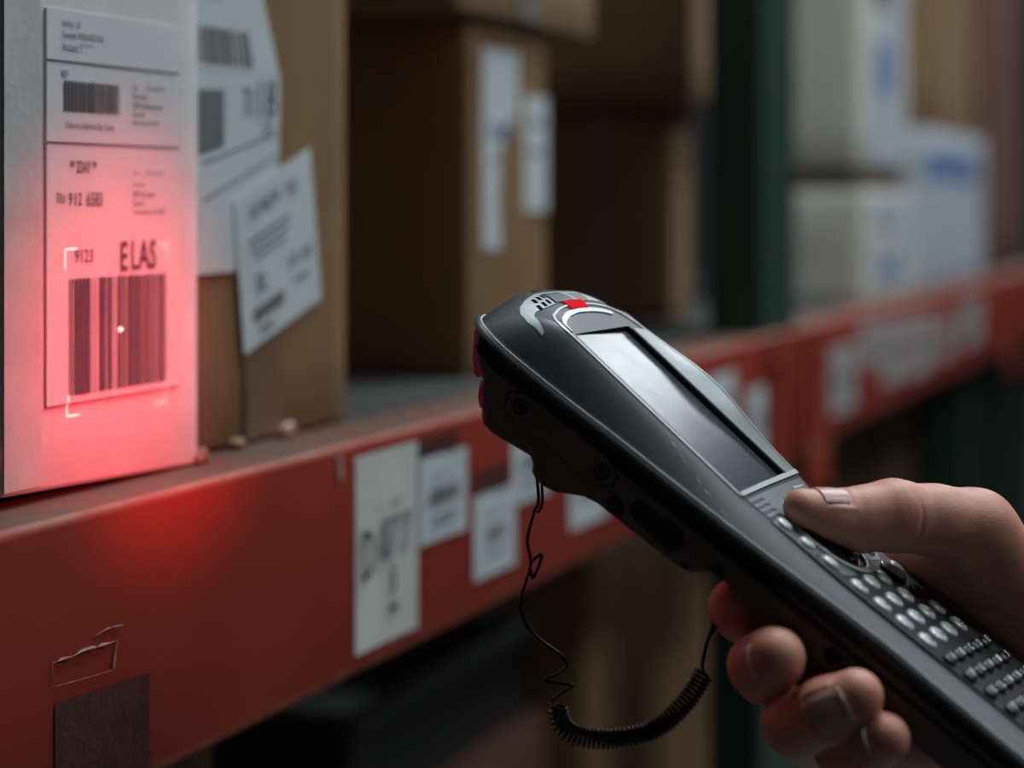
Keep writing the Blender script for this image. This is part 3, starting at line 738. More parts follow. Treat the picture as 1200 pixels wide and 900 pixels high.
prism([(-96, -13), (-104, -12.2), (-107, -15), (-105, -18), (-98, -18.6), (-95, -16)], -41.1, -40.2, 'grip_pad', M['gloss_black'], scanner, .0004)

# --- display
mb = MB(); mb.box(-.0287, .0287, -.0392, .0392, -.0016, -.0003)
mb.obj('display_glass', M['glass'], scanner, label='scuffed grey-blue display')
def surf_strip(A, Bc, off, name, m, parent=scanner, cross=4, lab=None, skirt=.5, closed=False, smooth=True):
    """band between two polylines (v,u) laid on the upper shell"""
    A = np.array(A, float); Bc = np.array(Bc, float)
    def res(Q, k=48):
        s = np.concatenate([[0], np.cumsum(np.linalg.norm(np.diff(Q, axis=0), axis=1))]); s /= s[-1]
        tt = np.union1d(np.linspace(0, 1, k), s)
        return tt, lambda t: np.array([np.interp(t, s, Q[:, 0]), np.interp(t, s, Q[:, 1])]).T
    ta, fa = res(A); tb, fb = res(Bc); t = np.linspace(0, 1, 64)
    pa, pb = fa(t), fb(t); mb = MB(); rows = []
    for a, b in zip(pa, pb):
        row = [mm((*a, top(*a) + off - skirt))]
        for k in range(cross + 1):
            q = a + (b - a) * k / cross; row.append(mm((*q, top(*q) + off)))
        row.append(mm((*b, top(*b) + off - skirt))); rows.append(row)
    mb.grid(rows)
    for r in (rows[0], rows[-1]): mb.add(r, [tuple(range(len(r)))])
    o = mb.obj(name, m, parent, label=lab)
    if smooth: smooth_by_angle(o, 40)
    return o
BO = [(-32.6, -41), (-32.6, 20), (-32.6, 42), (-31.5, 47.5), (-27, 51), (-18, 53.2), (-6, 54.4), (6, 54.4), (18, 53.2), (28, 50.6), (35, 46.4), (38.5, 41), (40.6, 30), (40.6, 0), (40.6, -41.6)]
BM = [(-31.6, -41), (-31.6, 20), (-31.6, 41.6), (-30.3, 46.4), (-26, 49.7), (-17.5, 51.9), (-6, 53.0), (6, 53.0), (17.5, 51.9), (27, 49.4), (33.6, 45.6), (37, 40.6), (39.2, 30), (39.2, 0), (39.2, -41.6)]
BI = [(-30.2, -41), (-30.2, 20), (-30.2, 40.6), (-28.4, 44.4), (-24, 46.4), (-16.5, 48.2), (-6, 49.2), (6, 49.0), (16, 48.0), (24, 46.0), (28.6, 43.6), (29.6, 41), (29.8, 30), (29.8, 0), (29.8, -39.8)]
surf_strip(BO, [(p[0] + (q[0] - p[0]) * .62, p[1] + (q[1] - p[1]) * .62) for p, q in zip(BO, BM)], .45, 'bezel_ridge', M['silver'], cross=3, skirt=.4)
surf_strip([(-30.9, 41), (-29.6, 45.4), (-25, 48.2), (-17, 50.3), (-6, 51.4), (6, 51.2), (16.7, 50.0), (26, 47.6)], BI[2:10], .5, 'bezel_arch', M['silver'], cross=3)
surf_strip([(39.2, 36), (39.2, 20), (39.2, 0), (39.2, -41.6)], [(29.8, 38), (29.8, 20), (29.8, 0), (29.8, -39.8)], .35, 'bezel_side', M['silver_mid'], cross=3)
surf_strip([(-32, -41.6), (0, -41.8), (40.6, -42.6)], [(-32, -39.8), (0, -39.9), (40.6, -40.6)], .75, 'bezel_bar', M['silver'], cross=2)
surf_strip([(-32, -42.0), (40.4, -43.0)], [(-32, -43.0), (40.4, -44.0)], .15, 'bezel_groove', M['shell_black'], cross=1, skirt=.1)
# --- silver plate under the display and speaker slots
surf_strip([(-31, -43.2), (0, -43.4), (38, -44.2)], [(-29.6, -53.6), (0, -57.5), (37, -60)], .30, 'silver_plate', M['silver_dark'], cross=4)
for i in range(4):
    for j in range(2):
        u0 = -44.6 - 2.6 * i; v0 = -29.6 + 7.6 * j + .3 * i
        surf_strip([(v0, u0), (v0 + 6.2, u0 - .35)], [(v0, u0 - 1.15), (v0 + 6.2, u0 - 1.5)], .42, 'speaker_slot', M['shell_black'], cross=1, skirt=.12)
for i in range(3):
    surf_strip([(22, -46.2 - 2.8 * i), (34, -46.9 - 2.8 * i)], [(22, -47.2 - 2.8 * i), (34, -47.9 - 2.8 * i)], .45, 'raised_mark', M['silver'], cross=1, skirt=.2)
# --- silver insert over the nose with slots, badge plate and red status light
OUT = [(-37.6, 46.5), (-35.4, 54), (-32.5, 58.6), (-28.5, 61.4), (-22, 63.4), (-12, 65.0), (0, 65.9), (10, 65.8), (20, 64.6), (28, 62.4), (33, 59), (35, 55.6)]
INN = [(-36.6, 46.8), (-33.6, 52.0), (-32.0, 54.6), (-29, 55.8), (-22, 55.6), (-12, 56.0), (0, 56.6), (8, 56.6), (16, 56.0), (22, 55.0), (27, 53.6), (31, 52.0)]
surf_strip(OUT, INN, .35, 'nose_insert', M['silver'], cross=5)
for i in range(3):
    for j in range(2):
        v0 = -20.6 + 4.2 * i - 4.0 * j; u0 = 62.3 - 3.9 * j + .5 * i
        surf_strip([(v0 - 1.9, u0 - 2.6), (v0 + .1, u0)], [(v0 - .2, u0 - 2.9), (v0 + 1.7, u0 - .3)], .5, 'speaker_slot', M['gloss_black'], cross=1, skirt=.12)
surf_strip([(-8.4, 63.9), (10.6, 63.9)], [(-14.2, 56.2), (6.0, 56.2)], .46, 'badge_border', M['gloss_black'], cross=4, skirt=.1)
surf_strip([(-7.2, 63.0), (9.4, 63.0)], [(-12.8, 56.5), (5.2, 56.5)], .58, 'badge_plate', M['silver_dark'], cross=4, skirt=.1)
for i in range(3): surf_strip([(14.5 + 3 * i, 62.6 - .7 * i), (17 + 3 * i, 62.0 - .7 * i)], [(11.5 + 3 * i, 57.6 - .5 * i), (13.4 + 3 * i, 57.2 - .5 * i)], .46, 'embossed_mark', M['silver_dark'], cross=1, skirt=.1)
surf_strip([(-7.5, 56.2), (2, 56.6), (12, 56.2)], [(-8.6, 51.0), (-1, 51.5), (7.5, 51.2)], .85, 'status_light', M['led'], cross=4, lab='red status light')

# --- keypad
def oval_ring(cv, cu, rv, ru, wv, h0, h1, name, m, seg=48):
    mb = MB(); rows = []
    for q in np.linspace(0, 2 * math.pi, seg + 1):
        row = []
        for k, h in ((1, h0), (1, h1), (1 - wv * .5, h1 + .25), (1 - wv, h1), (1 - wv, h0)):
            v, u = cv + rv * k * math.cos(q), cu + ru * k * math.sin(q); row.append(mm((v, u, float(face(u)) + h)))
        rows.append(row)
    o = mb.grid(rows).obj(name, m, scanner); smooth_by_angle(o, 45); return o
def dome(cv, cu, rv, ru, h0, h, name, m, parent=scanner, sq=2.0, seg=20, flat=.6):
    mb = MB(); rows = []
    for q in np.linspace(0, 2 * math.pi, seg + 1):
        cq, sq_ = math.cos(q), math.sin(q); k = (abs(cq) ** sq + abs(sq_) ** sq) ** (-1 / sq)
        row = []
        for r, hh in ((1, -.6), (1, 0), (.93, h * .55), (.75, h * .9), (.4, h), (0, h * 1.02)):
            v, u = cv + rv * r * k * cq, cu + ru * r * k * sq_; row.append(mm((v, u, float(face(cu)) + (u - cu) * -.045 + h0 + hh)))
        rows.append(row)
    o = mb.grid(rows).obj(name, m, parent); smooth_by_angle(o, 50); return o
def plate(outline, off, name, m):
    mb = MB(); k = len(outline); cv, cu = np.mean(np.array(outline), 0); rows = []
    for v, u in outline + outline[:1]:
        row = []
        for t in np.linspace(0, 1, 12):
            a, b = cv + (v - cv) * t, cu + (u - cu) * t; row.append(mm((a, b, float(face(b)) + off)))
        row.append(mm((v, u, float(face(u)) - .3))); rows.append(row)
    return mb.grid(rows).obj(name, m, scanner)
plate([(-31.5, -54), (-10, -56), (10, -57), (36, -61), (37, -168), (36, -170), (-33, -170), (-33.5, -120), (-33, -86)], .12, 'keypad_field', M['shell_black'])
plate([(-30, -54.5), (-16, -54), (-12, -86), (-20, -84.5), (-29.5, -80.5)], .22, 'key_surround', M['silver_dark'])
plate([(36, -61), (18, -57), (17, -84), (28, -86), (36, -82)], .22, 'key_surround', M['silver_dark'])
oval_ring(1.5, -68.5, 19.5, 19.2, .13, .2, 1.0, 'navigation_ring', M['silver'])
dome(1.5, -68.5, 16.4, 16.2, .2, 1.6, 'navigation_pad', M['gloss_black'])
for i in range(4): dome(-3 + 3.3 * i, -80.2 - .1 * i, 1.1, .9, 1.1, .5, 'pad_mark', M['silver_dark'])
for i, u in enumerate((-57.3, -67.2, -76.9)):
    dome(-24.2, u, 3.6, 3.3, .3, 1.5, 'function_key', M['key_silver']); dome(27, u - 3.4, 3.6, 3.3, .3, 1.5, 'function_key', M['key_silver'])
def key_legend(key, txt, cv, cu, h, sv, su, m):
    mb = MB(); text_into(mb, txt, -sv, sv, -su, su, 0, 0, .02, fn=lambda X, Z: mm((cv + X, cu + Z, float(face(cu)) + h)))
    mb.obj('key_legend', m, key)
num = ['1', '2', '3', '', '4', '5', '6', '', '7', '8', '9', '.', '-', '0', '+', '=']
for r, u0 in enumerate((-89.3, -98.8, -107.9, -117.1)):
    for c in range(4):
        v = -24 + 16 * c; u = u0 - .075 * (v + 24)
        if r == 1 and c == 3: dome(v, u, 4.6, 3.0, .2, 1.2, 'dark_key', M['key_black']); continue
        if r == 0 and c == 3:
            oval_ring(v - 1, u + .6, 6.2, 5.4, .3, .2, 1.4, 'trigger_ring', M['gloss_black']); dome(v - 1, u + .6, 5.2, 4.6, .8, 2.8, 'round_button', M['key_silver']); continue
        k = dome(v, u, 4.9 if c in (1, 2) else 4.2, 3.7, .25, 1.05, 'number_key', M['key_silver'])
        t = num[r * 4 + c]
        if t: key_legend(k, t, v + .9, u - .7, 1.4, .9, 1.1, M['ink'])
letters = 'ABCDEFGHIJKLMNOPQRSTUVWXYZ'; li = 0
for r in range(6):
    for c in range(5):
        v = -26 + 13 * c; u = -126.2 - 8.15 * r - .095 * (v + 26)
        if u < -168: continue
        k = dome(v, u, 5.2, 2.5, .2, 1.9, 'letter_key', M['key_black'], sq=4.0)
        if li < 26: key_legend(k, letters[li], v + .3, u + .2, 2.25, 1.9, 1.35, M['legend']); li += 1

# --- long scuff on the left flank
mb = MB(); rg = random.Random(2)
def scuff(pts, n, jit, rr):
    pts = np.array(pts, float); s = np.linspace(0, 1, len(pts))
    for i in range(n):
        t = rg.random(); L = rg.uniform(.01, .045); q = []
        dv, du = rg.uniform(-jit, jit), rg.uniform(-jit, jit)
        for k in range(4):
            tt = min(1, t + L * k / 3); v = np.interp(tt, s, pts[:, 0]) + dv; u = np.interp(tt, s, pts[:, 1]) + du
            q.append(mm((v, u, top(v, u) + .03)))
        mb.tube(q, rg.uniform(*rr) / 1000, 4)
scuff([(-34.6, -8), (-37.6, -20), (-39.5, -28.5), (-41.3, -37), (-42.2, -43)], 60, .35, (.04, .12))
scuff([(-38.6, -73.7), (-38, -79), (-37, -84.9)], 22, .3, (.04, .1))
mb.obj('scuff_mark', M['worn'], scanner, kind='stuff')

# --- tether cord: thin wire, loose turns, tight coil, wire back up under the finger
def spline(pts, n):
    P = np.array(pts, float); k = len(P); out = []
    for i in range(k - 1):
        p0, p1, p2, p3 = P[max(i - 1, 0)], P[i], P[i + 1], P[min(i + 2, k - 1)]
        for t in np.linspace(0, 1, n, endpoint=False):
            out.append(.5 * ((2 * p1) + (-p0 + p2) * t + (2 * p0 - 5 * p1 + 4 * p2 - p3) * t * t + (-p0 + 3 * p1 - 3 * p2 + p3) * t ** 3))
    out.append(P[-1]); return np.array(out)
CO = [(-47.7, -44.0, -93.6), (-47.3, -46.3, -95.9), (-46.7, -49.2, -97.6), (-45.6, -52.7, -98.0), (-44.1, -56.3, -96.8), (-42.4, -59.8, -94.7), (-40.4, -63.5, -91.6), (-38.1, -67.3, -87.4), (-36.0, -70.4, -83.1), (-34.3, -72.3, -78.8), (-32.8, -73.2, -74.1), (-31.4, -73.4, -68.9), (-30.3, -73.1, -64.2), (-29.3, -72.3, -59.1), (-28.5, -71.2, -54.8)]
W1 = [(-28.0, 21.5, -38.0), (-28.2, 19.8, -44.4), (-29.0, 11.0, -52.8), (-30.7, 9.1, -56.5), (-32.7, 4.0, -64.9), (-33.4, -2.4, -69.8), (-35.4, -7.2, -78.4), (-36.9, -10.3, -82.4), (-37.2, -16.7, -85.6), (-36.4, -24.5, -85.8), (-35.8, -30.9, -84.8), (-36.1, -35.5, -85.5), (-38.1, -36.0, -88.3), (-41.3, -34.1, -93.1), (-40.9, -38.4, -90.4), (-40.6, -42.4, -87.6), (-43.5, -41.4, -92.4), (-45.9, -41.3, -95.7), tuple(CO[0])]
W2 = [(-28.3, -71.2, -54.9), (-25.4, -69.4, -55.2), (-22.1, -67.2, -53.7), (-18.6, -64.1, -49.4), (-14.7, -62.0, -45.4), (-11.1, -59.5, -41.7), (-7.5, -56.7, -37.7)]
LP = [(-35.4, -2.6, -68.4), (-34.4, -3.1, -64.7), (-34.2, -4.3, -65.7), (-34.8, -6.5, -71.2), (-35.1, -6.5, -72.5), (-35.4, -4.3, -70.8)]
cord = MB()
cord.tube([mm(p) for p in spline(W1, 6)], .00062, 7)
cord.tube([mm(p) for p in spline(LP, 6)], .00065, 6)
cord.tube([mm((p[0], p[1] - 1.2, p[2] + .8)) for p in spline(W1[1:4], 6)], .00055, 7)   # the doubled loop at the top
co_ = cord.obj('tether_cord', M['cord'], scanner, smooth=True, label='thin black tether cord hanging from the scanner head')
tail = MB(); wl = spline(W2, 6); tail.tube([mm(p) for p in wl], [.00075 if k < 22 else .0013 for k in range(len(wl))], 7)
tail.obj('cord_tail', M['cord'], co_, smooth=True)
path = spline(CO, 60); seg = np.linalg.norm(np.diff(path, axis=0), axis=1); S = np.concatenate([[0], np.cumsum(seg)])
turns = int(S[-1] / 1.55); N = turns * 12
rad = 3.05; hel = []; nrm = None
for i in range(N + 1):
    s = S[-1] * i / N; c = np.array([np.interp(s, S, path[:, k]) for k in range(3)])
    c2 = np.array([np.interp(min(s + .5, S[-1]), S, path[:, k]) for k in range(3)]); c1 = np.array([np.interp(max(s - .5, 0), S, path[:, k]) for k in range(3)])
    t = (c2 - c1) / np.linalg.norm(c2 - c1)
    if nrm is None: nrm = np.cross(t, (0, 0, 1.0))
    nrm = nrm - t * np.dot(nrm, t); nrm /= np.linalg.norm(nrm); bn = np.cross(t, nrm)
    q = 2 * math.pi * turns * i / N; hel.append(mm(c + (nrm * math.cos(q) + bn * math.sin(q)) * rad * min(1, .7 + i / 40)))
MB().tube(hel, .00068, 6).obj('coil', M['cord'], co_, smooth=True, label='tightly wound coil')

# --- the scanner's own light: aiming flood and projected frame marks
def local_pt(p): return ST + SROT @ (Vector(p) / 1000)
src = local_pt((0, 72, -34.5)); aim = rack(.1184, .0267, -.0640)
def scan_light(name, energy, color, cone, softness):
    l = bpy.data.lights.new(name, 'SPOT'); l.energy = energy; l.color = color; l.spot_size = math.radians(cone); l.spot_blend = 1.0
    l.shadow_soft_size = softness
    o = bpy.data.objects.new(name, l); COL.objects.link(o)
    z = (src - aim).normalized(); x = Vector((0, 0, 1)).cross(z).normalized(); y = z.cross(x)
    Mw = Matrix((x, y, z)).transposed().to_4x4(); Mw.translation = src
    o.parent = scanner; o.matrix_parent_inverse = Matrix.Identity(4)
    bpy.context.view_layer.update()
    o.matrix_world = Mw
    return o, Mw
flood, Mw = scan_light('scan_flood', 1.65, (1, .012, .035), 76, .004)
pat, Mw = scan_light('aiming_pattern', 14, (1, .52, .40), 100, .0002)
def proj(a, z):
    q = Mw.inverted() @ rack(a, .0267, z); return q.x / -q.z, q.y / -q.z
pat.data.use_nodes = True
nt = pat.data.node_tree; em = nt.nodes['Emission']
tc = nt.nodes.new('ShaderNodeTexCoord'); sp = nt.nodes.new('ShaderNodeSeparateXYZ'); nt.links.new(tc.outputs['Normal'], sp.inputs[0])
def math_n(op, a, b=None):
    n = nt.nodes.new('ShaderNodeMath'); n.operation = op
    for i, q in enumerate((a, b)):
        if q is None: continue
        if isinstance(q, (int, float)): n.inputs[i].default_value = q
        else: nt.links.new(q, n.inputs[i])
    return n.outputs[0]
az = math_n('ABSOLUTE', sp.outputs['Z'])
px = math_n('DIVIDE', sp.outputs['X'], az); py = math_n('DIVIDE', sp.outputs['Y'], az)
def rect_mask(x0, x1, y0, y1):
    cx, cy, hx, hy = (x0 + x1) / 2, (y0 + y1) / 2, abs(x1 - x0) / 2, abs(y1 - y0) / 2
    a = math_n('DIVIDE', math_n('ABSOLUTE', math_n('SUBTRACT', px, cx)), hx)
    b = math_n('DIVIDE', math_n('ABSOLUTE', math_n('SUBTRACT', py, cy)), hy)
    return math_n('LESS_THAN', math_n('MAXIMUM', a, b), 1.0)
acc = None
tw = .0035
for (a, z, sx, sz, k) in ((.0790, -.0191, 1, -1, .30), (.1556, -.0183, -1, -1, .16), (.0811, -.0844, 1, 1, .30), (.1549, -.0856, -1, 1, .16)):
    x, y = proj(a, z); x2, _ = proj(a + sx * .0085, z); _, y2 = proj(a, z + sz * .0085)
    d1, d2 = math.copysign(tw, x2 - x), math.copysign(tw, y2 - y)
    msk = math_n('MULTIPLY', math_n('MAXIMUM', rect_mask(x, x2, y, y + d2), rect_mask(x, x + d1, y, y2)), k)
    acc = msk if acc is None else math_n('ADD', acc, msk)
x, y = proj(.1184, -.0527)
acc = math_n('ADD', acc, math_n('MULTIPLY', rect_mask(x - .014, x + .014, y - .0022, y + .0022), 1.0))
acc = math_n('ADD', acc, math_n('MULTIPLY', rect_mask(x - .0035, x + .0035, y - .006, y + .006), 2.2))
nt.links.new(acc, em.inputs['Strength'])

# ================================================================== HAND
person = empty('person', (0, 0, 0), 0, 'bare right hand and wrist gripping the scanner, thumb pressing its round pad', 'person')
HB = np.array([74.0, -160.0, 4.0])
person.matrix_world = Matrix.Translation(ST + SROT @ Vector(HB / 1000)) @ SROT.to_4x4()
H_ = 1.05
lo = np.array([-68.0, -372, -72]); hi = np.array([216.0, -42, 54])
dims = np.ceil((hi - lo) / H_).astype(int) + 1
def smin(a, b, k):
    h = np.maximum(k - np.abs(a - b), 0) / k; return np.minimum(a, b) - h * h * k * .25
class Field:
    def __init__(s): s.d = np.full(dims, 60.0, np.float32)
    def cap(s, a, b, r1, r2, k=4.0, flat=None):
        a, b = np.array(a, float), np.array(b, float); R = max(r1, r2) + k + 3
        i0 = np.maximum(np.floor((np.minimum(a, b) - R - lo) / H_).astype(int), 0); i1 = np.minimum(np.ceil((np.maximum(a, b) + R - lo) / H_).astype(int) + 1, dims)
        if (i1 <= i0).any(): return s
        ax = [lo[q] + H_ * np.arange(i0[q], i1[q]) for q in range(3)]
        X, Y, Z = np.meshgrid(*ax, indexing='ij'); ab = b - a; L2 = max(ab @ ab, 1e-9)
        t = np.clip(((X - a[0]) * ab[0] + (Y - a[1]) * ab[1] + (Z - a[2]) * ab[2]) / L2, 0, 1)
        dd = np.stack([X - a[0] - t * ab[0], Y - a[1] - t * ab[1], Z - a[2] - t * ab[2]])
        if flat is not None:      # flatten the section along one direction
            n = np.array(flat[:3], float); n /= np.linalg.norm(n); q = dd[0] * n[0] + dd[1] * n[1] + dd[2] * n[2]
            e = q * (1 / flat[3] - 1); dd = dd + n[:, None, None, None] * e
        d = np.sqrt((dd ** 2).sum(0)) - (r1 + (r2 - r1) * t)
        sl = tuple(slice(i0[q], i1[q]) for q in range(3)); s.d[sl] = smin(s.d[sl], d, k).astype(np.float32); return s
    def chain(s, pts, k=3.0):
        for (p, r), (q, r2) in zip(pts[:-1], pts[1:]): s.cap(p, q, r, r2, k)
        return s
WR = (74, -160, 4); CMC = (62, -136, 21)
palm = Field()
palm.cap(WR, (128, -268, -8), 25, 31, 10).cap((128, -268, -8), (176, -362, -18), 31, 35, 10).cap((70, -158, 16), (120, -262, 6), 19, 24, 12)
palm.cap(CMC, (39, -103, 32.5), 18, 13.5, 8)
palm.cap(WR, CMC, 22, 18, 12)
palm.cap((64, -148, 4), (56, -92, 2), 17.5, 9.5, 9)
palm.cap((62, -150, -4), (60, -120, -6), 17, 15, 8)
IMC, MMC, RMC, PMC = (38, -76, -44), (34, -94, -49), (29, -111, -50), (26, -127, -46)
palm.cap((68, -142, -10), IMC, 16, 12, 10).cap((70, -150, -12), MMC, 16, 12, 10).cap((70, -156, -12), RMC, 16, 11.5, 10).cap((68, -162, -10), PMC, 16, 11, 10)
palm.cap((54, -92, 2), (48, -76, -26), 9.5, 10, 8).cap((57, -101, 3), (63, -150, 12), 13.5, 17, 8).cap((51, -99, 10), (60, -140, 20), 11.5, 16, 8)
th = Field().chain([((39, -103, 32.5), 13.6), ((27, -91, 27.5), 12.2), ((15, -79.5, 20.6), 12.3), ((7, -73, 14.4), 10.6), ((-4, -64.5, 9.2), 8.7), ((-13.5, -56.6, 7.0), 6.5)], 4)
th.cap((4, -73, 11), (-8, -62, 7.2), 8.6, 6.4, 4)
IX = [(IMC, 11.5), ((8, -64.5, -41.5), 9.8), ((-10, -62.5, -36), 9.2), ((-19, -63, -32.6), 8.4)]
MX = [(MMC, 11.5), ((-12, -85, -45), 10.4), ((-34, -83.5, -37.5), 10.4), ((-46, -85.5, -29.5), 10.2), ((-50.5, -86.2, -26.2), 9.6)]
RX = [(RMC, 11.2), ((-20, -104, -47.5), 10.8), ((-46, -105.8, -38), 10.4), ((-51.5, -109.5, -26.5), 10.3), ((-51.5, -112.8, -16.6), 8.9)]
PX = [(PMC, 10.6), ((-16, -121, -43), 9.6), ((-38, -122, -34.5), 9.4), ((-47, -125.6, -26.4), 8.9), ((-49.5, -128, -20.5), 8.2)]
F = th
for ch in (IX, MX, RX, PX):
    g = Field().chain(ch, 3.0); F.d = smin(F.d, g.d, np.float32(.5))
D = smin(palm.d, F.d, np.float32(7.0))
# skin flattens where it presses on the scanner: keep the hand outside the housing
gx, gy, gz = [lo[q] + H_ * np.arange(dims[q]) for q in range(3)]
gx, gy, gz = gx[:, None, None], gy[None, :, None], gz[None, None, :]
bot = np.interp(gy, [-170, -155, -140, -125, -110, -95, -80, -65, -55, -51.5, -48.8, -46], [-16.5, -17.2, -18.2, -19.6, -21.1, -22.4, -23.2, -23.5, -23.7, -24.6, -27.4, -30])
topw = face(gy) + .5 + 1.6 * (((gx - 1.5) / 17) ** 2 + ((gy + 68.5) / 17) ** 2 < 1)
wid = np.where(gz > np.interp(gy, RIM[:, 0], RIM[:, 1]) - 5, 43.2, 41.4)
dev = np.maximum(np.maximum(np.abs(gx) - wid, gz - topw), np.maximum(bot - .3 - gz, -173.0 - gy)).astype(np.float32)
D = -smin(-D, dev, np.float32(1.6))
def surface_nets(D):
    ins = D < 0; nx, ny, nz = D.shape; c = ins[:-1, :-1, :-1].astype(np.int8)
    cnt = np.zeros((nx - 1, ny - 1, nz - 1), np.int8)
    offs = [(i, j, k) for i in (0, 1) for j in (0, 1) for k in (0, 1)]
    for i, j, k in offs: cnt += ins[i:nx - 1 + i, j:ny - 1 + j, k:nz - 1 + k]
    act = np.argwhere((cnt > 0) & (cnt < 8)); idx = np.full(cnt.shape, -1, np.int64); idx[tuple(act.T)] = np.arange(len(act))
    acc = np.zeros((len(act), 3)); num = np.zeros(len(act))
    for a in range(8):
        for b in range(a + 1, 8):
            oa, ob = np.array(offs[a]), np.array(offs[b])
            if np.abs(oa - ob).sum() != 1: continue
            da = D[tuple((act + oa).T)]; db = D[tuple((act + ob).T)]; mk = (da < 0) != (db < 0)
            t = np.where(mk, da / np.where(mk, da - db, 1), 0)
            acc += np.where(mk[:, None], oa + (ob - oa) * t[:, None], 0); num += mk
    V = act + acc / num[:, None]; faces = []
    for ax in range(3):
        o1, o2 = [(1, 2), (2, 0), (0, 1)][ax]
        sl0 = [slice(None)] * 3; sl1 = [slice(None)] * 3; sl0[ax] = slice(0, -1); sl1[ax] = slice(1, None)
        ch = np.argwhere(ins[tuple(sl0)] != ins[tuple(sl1)])
        ch = ch[(ch[:, o1] > 0) & (ch[:, o2] > 0) & (ch[:, o1] < D.shape[o1] - 1) & (ch[:, o2] < D.shape[o2] - 1)]
        e1 = np.zeros(3, int); e1[o1] = 1; e2 = np.zeros(3, int); e2[o2] = 1
        q = np.stack([idx[tuple((ch - e1 - e2).T)], idx[tuple((ch - e2).T)], idx[tuple(ch.T)], idx[tuple((ch - e1).T)]], 1)
        flip = ins[tuple(ch.T)]; q[~flip] = q[~flip][:, ::-1]; faces.append(q)
    return V, np.concatenate(faces)
V, Q = surface_nets(D)
V = lo + V * H_
# relax, then press in the skin folds
edges = np.concatenate([Q[:, [0, 1]], Q[:, [1, 2]], Q[:, [2, 3]], Q[:, [3, 0]]])
for it in range(3):
    A = np.zeros_like(V); nN = np.zeros(len(V)); np.add.at(A, edges[:, 0], V[edges[:, 1]]); np.add.at(nN, edges[:, 0], 1); np.add.at(A, edges[:, 1], V[edges[:, 0]]); np.add.at(nN, edges[:, 1], 1)
    V = V * .5 + .5 * A / nN[:, None]
fn = np.cross(V[Q[:, 2]] - V[Q[:, 0]], V[Q[:, 3]] - V[Q[:, 1]]); vn = np.zeros_like(V)
for k in range(4): np.add.at(vn, Q[:, k], fn)
vn /= np.linalg.norm(vn, axis=1)[:, None] + 1e-9
def crease(p, nrm, R, depth, width, side=None, smin_=-.2, curve=None):
    """press a fold into the skin where the plane through p crosses it, within R of p"""
    global V
    p = np.array(p, float); nrm = np.array(nrm, float); nrm /= np.linalg.norm(nrm); q = V - p; d = q @ nrm
    r2 = (q ** 2).sum(1)
    if curve is not None: d = d + curve * (r2 / R ** 2)
    k = np.exp(-(d / width) ** 2) * np.clip(1.3 - np.sqrt(r2) / R, 0, 1)
    if side is not None: s = np.array(side, float); s /= np.linalg.norm(s); k = k * np.clip((vn @ s - smin_) / .4, 0, 1)
    V = V - vn * (depth * k)[:, None]
CAMD = (-.934, -.287, .213)      # towards the eye, in the scanner frame
tdir = np.array((-29.0, 23, -13.5)); tdir /= np.linalg.norm(tdir)
crease((17, -80.5, 20), tdir, 17, 1.2, .8, (-.8, -.4, -.5), -.1, 1.5)
crease((13, -77, 19.5), tdir, 13, .3, .6, (-.1, .5, .8), .0)
crease((17, -81, 22), tdir, 13, .3, .6, (-.1, .5, .8), .0)
crease((21, -84, 24.5), tdir, 13, .28, .7, (-.1, .5, .8), .0)
crease((52, -124, 12), (.1, .55, .8), 26, 1.2, 1.2, CAMD, -.1, 3)
crease((66, -146, 18), (.3, .75, .6), 28, .9, .9, CAMD, -.1, 4)
crease((70, -156, 12), (.2, .8, .55), 28, .7, .9, CAMD, -.1, 3)
for c in (RX, MX, PX):
    a = np.array(c[2][0]); dd = np.array(c[3][0]) - a
    for t, dep in ((-.15, .35), (.05, .45), (.22, .3)): crease(a + dd * t + np.array((-9, 0, -3)), dd, 12, dep, .55, (-.9, 0, -.4), -.1)
NAILS = [((-1.2, -67.4, 10.4), tdir, (-.22, .52, .82), 9.2, 12.0, 11.5, .1),
         ((-51.0, -107.6, -29.5), (0, -3.3, 10), (-1, -.05, -.1), 10.3, 13.5, 12.5, .3),
         ((-45.5, -85.4, -30.2), (-4.5, -.7, 3.3), (-.45, .5, -.72), 10.0, 13.0, 8.5, .3),
         ((-46.5, -125.2, -27.2), (-3.5, -2.4, 6), (-.75, .45, -.45), 8.8, 11, 8.0, .3)]
for base, d, dors, r, wid, L, lf in NAILS:
    base, d, dors = [np.array(q, float) for q in (base, d, dors)]; d /= np.linalg.norm(d); dors = dors - d * (dors @ d); dors /= np.linalg.norm(dors); sd = np.cross(d, dors)
    q = V - base; s_ = q @ d; x_ = np.arctan2(q @ sd, q @ dors) * r; near = (q ** 2).sum(1) < 26 ** 2
    fx = np.abs(x_) - wid / 2; fs = -(s_ - .10 * L * np.minimum(1, (x_ / (wid / 2)) ** 2))
    dist = np.maximum(fx, np.maximum(fs, s_ - L * .95))
    k = near * (np.exp(-((dist - .1) / .75) ** 2) * .55 * (s_ < L * .9) - np.exp(-((dist - 1.9) / 1.1) ** 2) * .35 * (s_ < L * .8))
    V = V - vn * k[:, None]
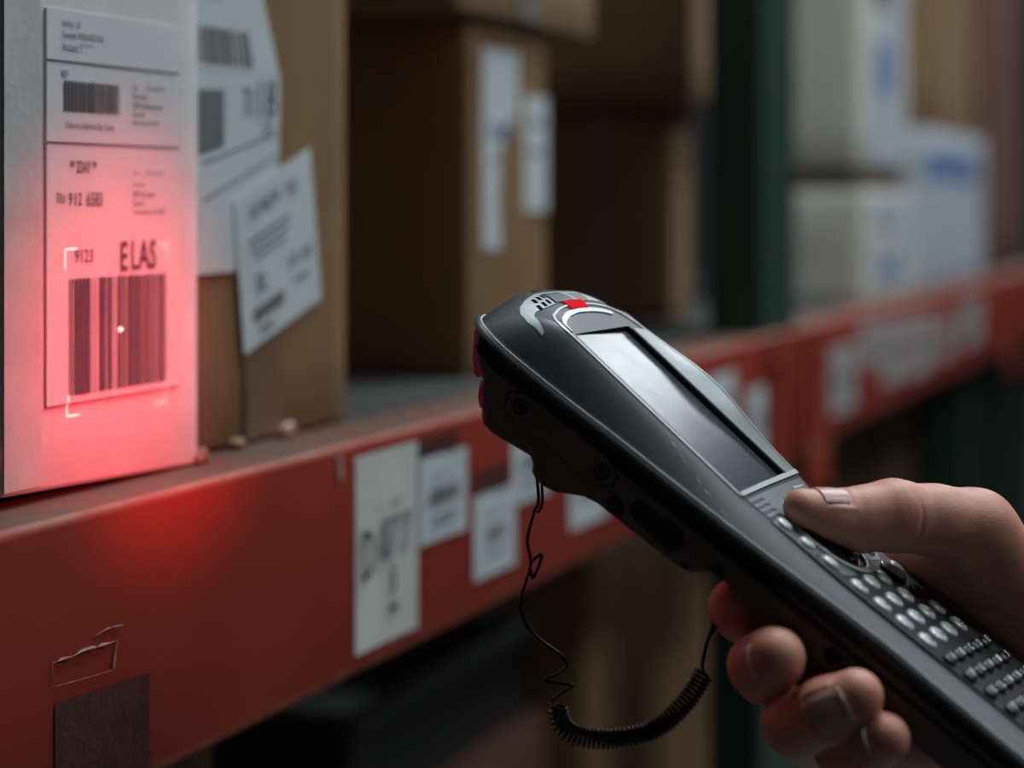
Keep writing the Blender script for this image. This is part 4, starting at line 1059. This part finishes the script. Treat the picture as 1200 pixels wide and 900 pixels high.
me = bpy.data.meshes.new('hand'); me.from_pydata([tuple(p) for p in (V - HB) / 1000], [], [tuple(int(i) for i in q) for q in Q])
me.materials.append(M['skin']); me.shade_smooth()
hand = bpy.data.objects.new('hand', me); COL.objects.link(hand); hand.parent = person

def nail(base, d, dors, r, wid, L, name='fingernail', lift=.35, edge=True):
    """curved nail plate lying over the back of a finger end"""
    base, d, dors = [np.array(q, float) for q in (base, d, dors)]; d /= np.linalg.norm(d)
    dors = dors - d * (dors @ d); dors /= np.linalg.norm(dors); sd = np.cross(d, dors); ph = wid / r / 2
    def pt(s, f, o): # s along 0..1, f across -1..1
        q = ph * f; ax = base + d * L * (s * (1 - .16 * f * f) + .10 * f * f); dr = dors * math.cos(q) + sd * math.sin(q)
        rs_ = r * (.72 + .5 * np.linspace(0, 1, 40)); g = np.round((ax + rs_[:, None] * dr - lo) / H_ - .0).astype(int)
        dv = D[g[:, 0], g[:, 1], g[:, 2]] - (g * H_ + lo - (ax + rs_[:, None] * dr)) @ dr
        k = int(np.argmax(dv > 0)) if (dv > 0).any() else 39
        rr = .85 * rs_[k] + .15 * r + lift + .3 * s * s - .25 * f ** 4 + o
        return mm(ax + rr * dr - HB)
    def patch(s0, s1, o, nm, m, parent):
        mb = MB(); n1, n2 = 10, 14
        mb.grid([[pt(s0 + (s1 - s0) * i / n1, -1 + 2 * j / n2, o) for j in range(n2 + 1)] for i in range(n1 + 1)])
        ring = [(s0, -1 + 2 * j / n2) for j in range(n2)] + [(s0 + (s1 - s0) * i / n1, 1) for i in range(n1)] + [(s1, 1 - 2 * j / n2) for j in range(n2)] + [(s1 - (s1 - s0) * i / n1, -1) for i in range(n1)] + [(s0, -1)]
        mb.grid([[pt(s, f, o), pt(s, f, o - .8)] for s, f in ring])
        ob = mb.obj(nm, m, parent); smooth_by_angle(ob, 50); return ob
    nb = patch(0, 1, 0, name, M['nail'], person)
    if edge: patch(.93, 1.03, .12, 'nail_edge', M['nail_edge'], nb)
for nb_ in NAILS: nail(*nb_[:6], lift=nb_[6], edge=nb_[6] > .2)
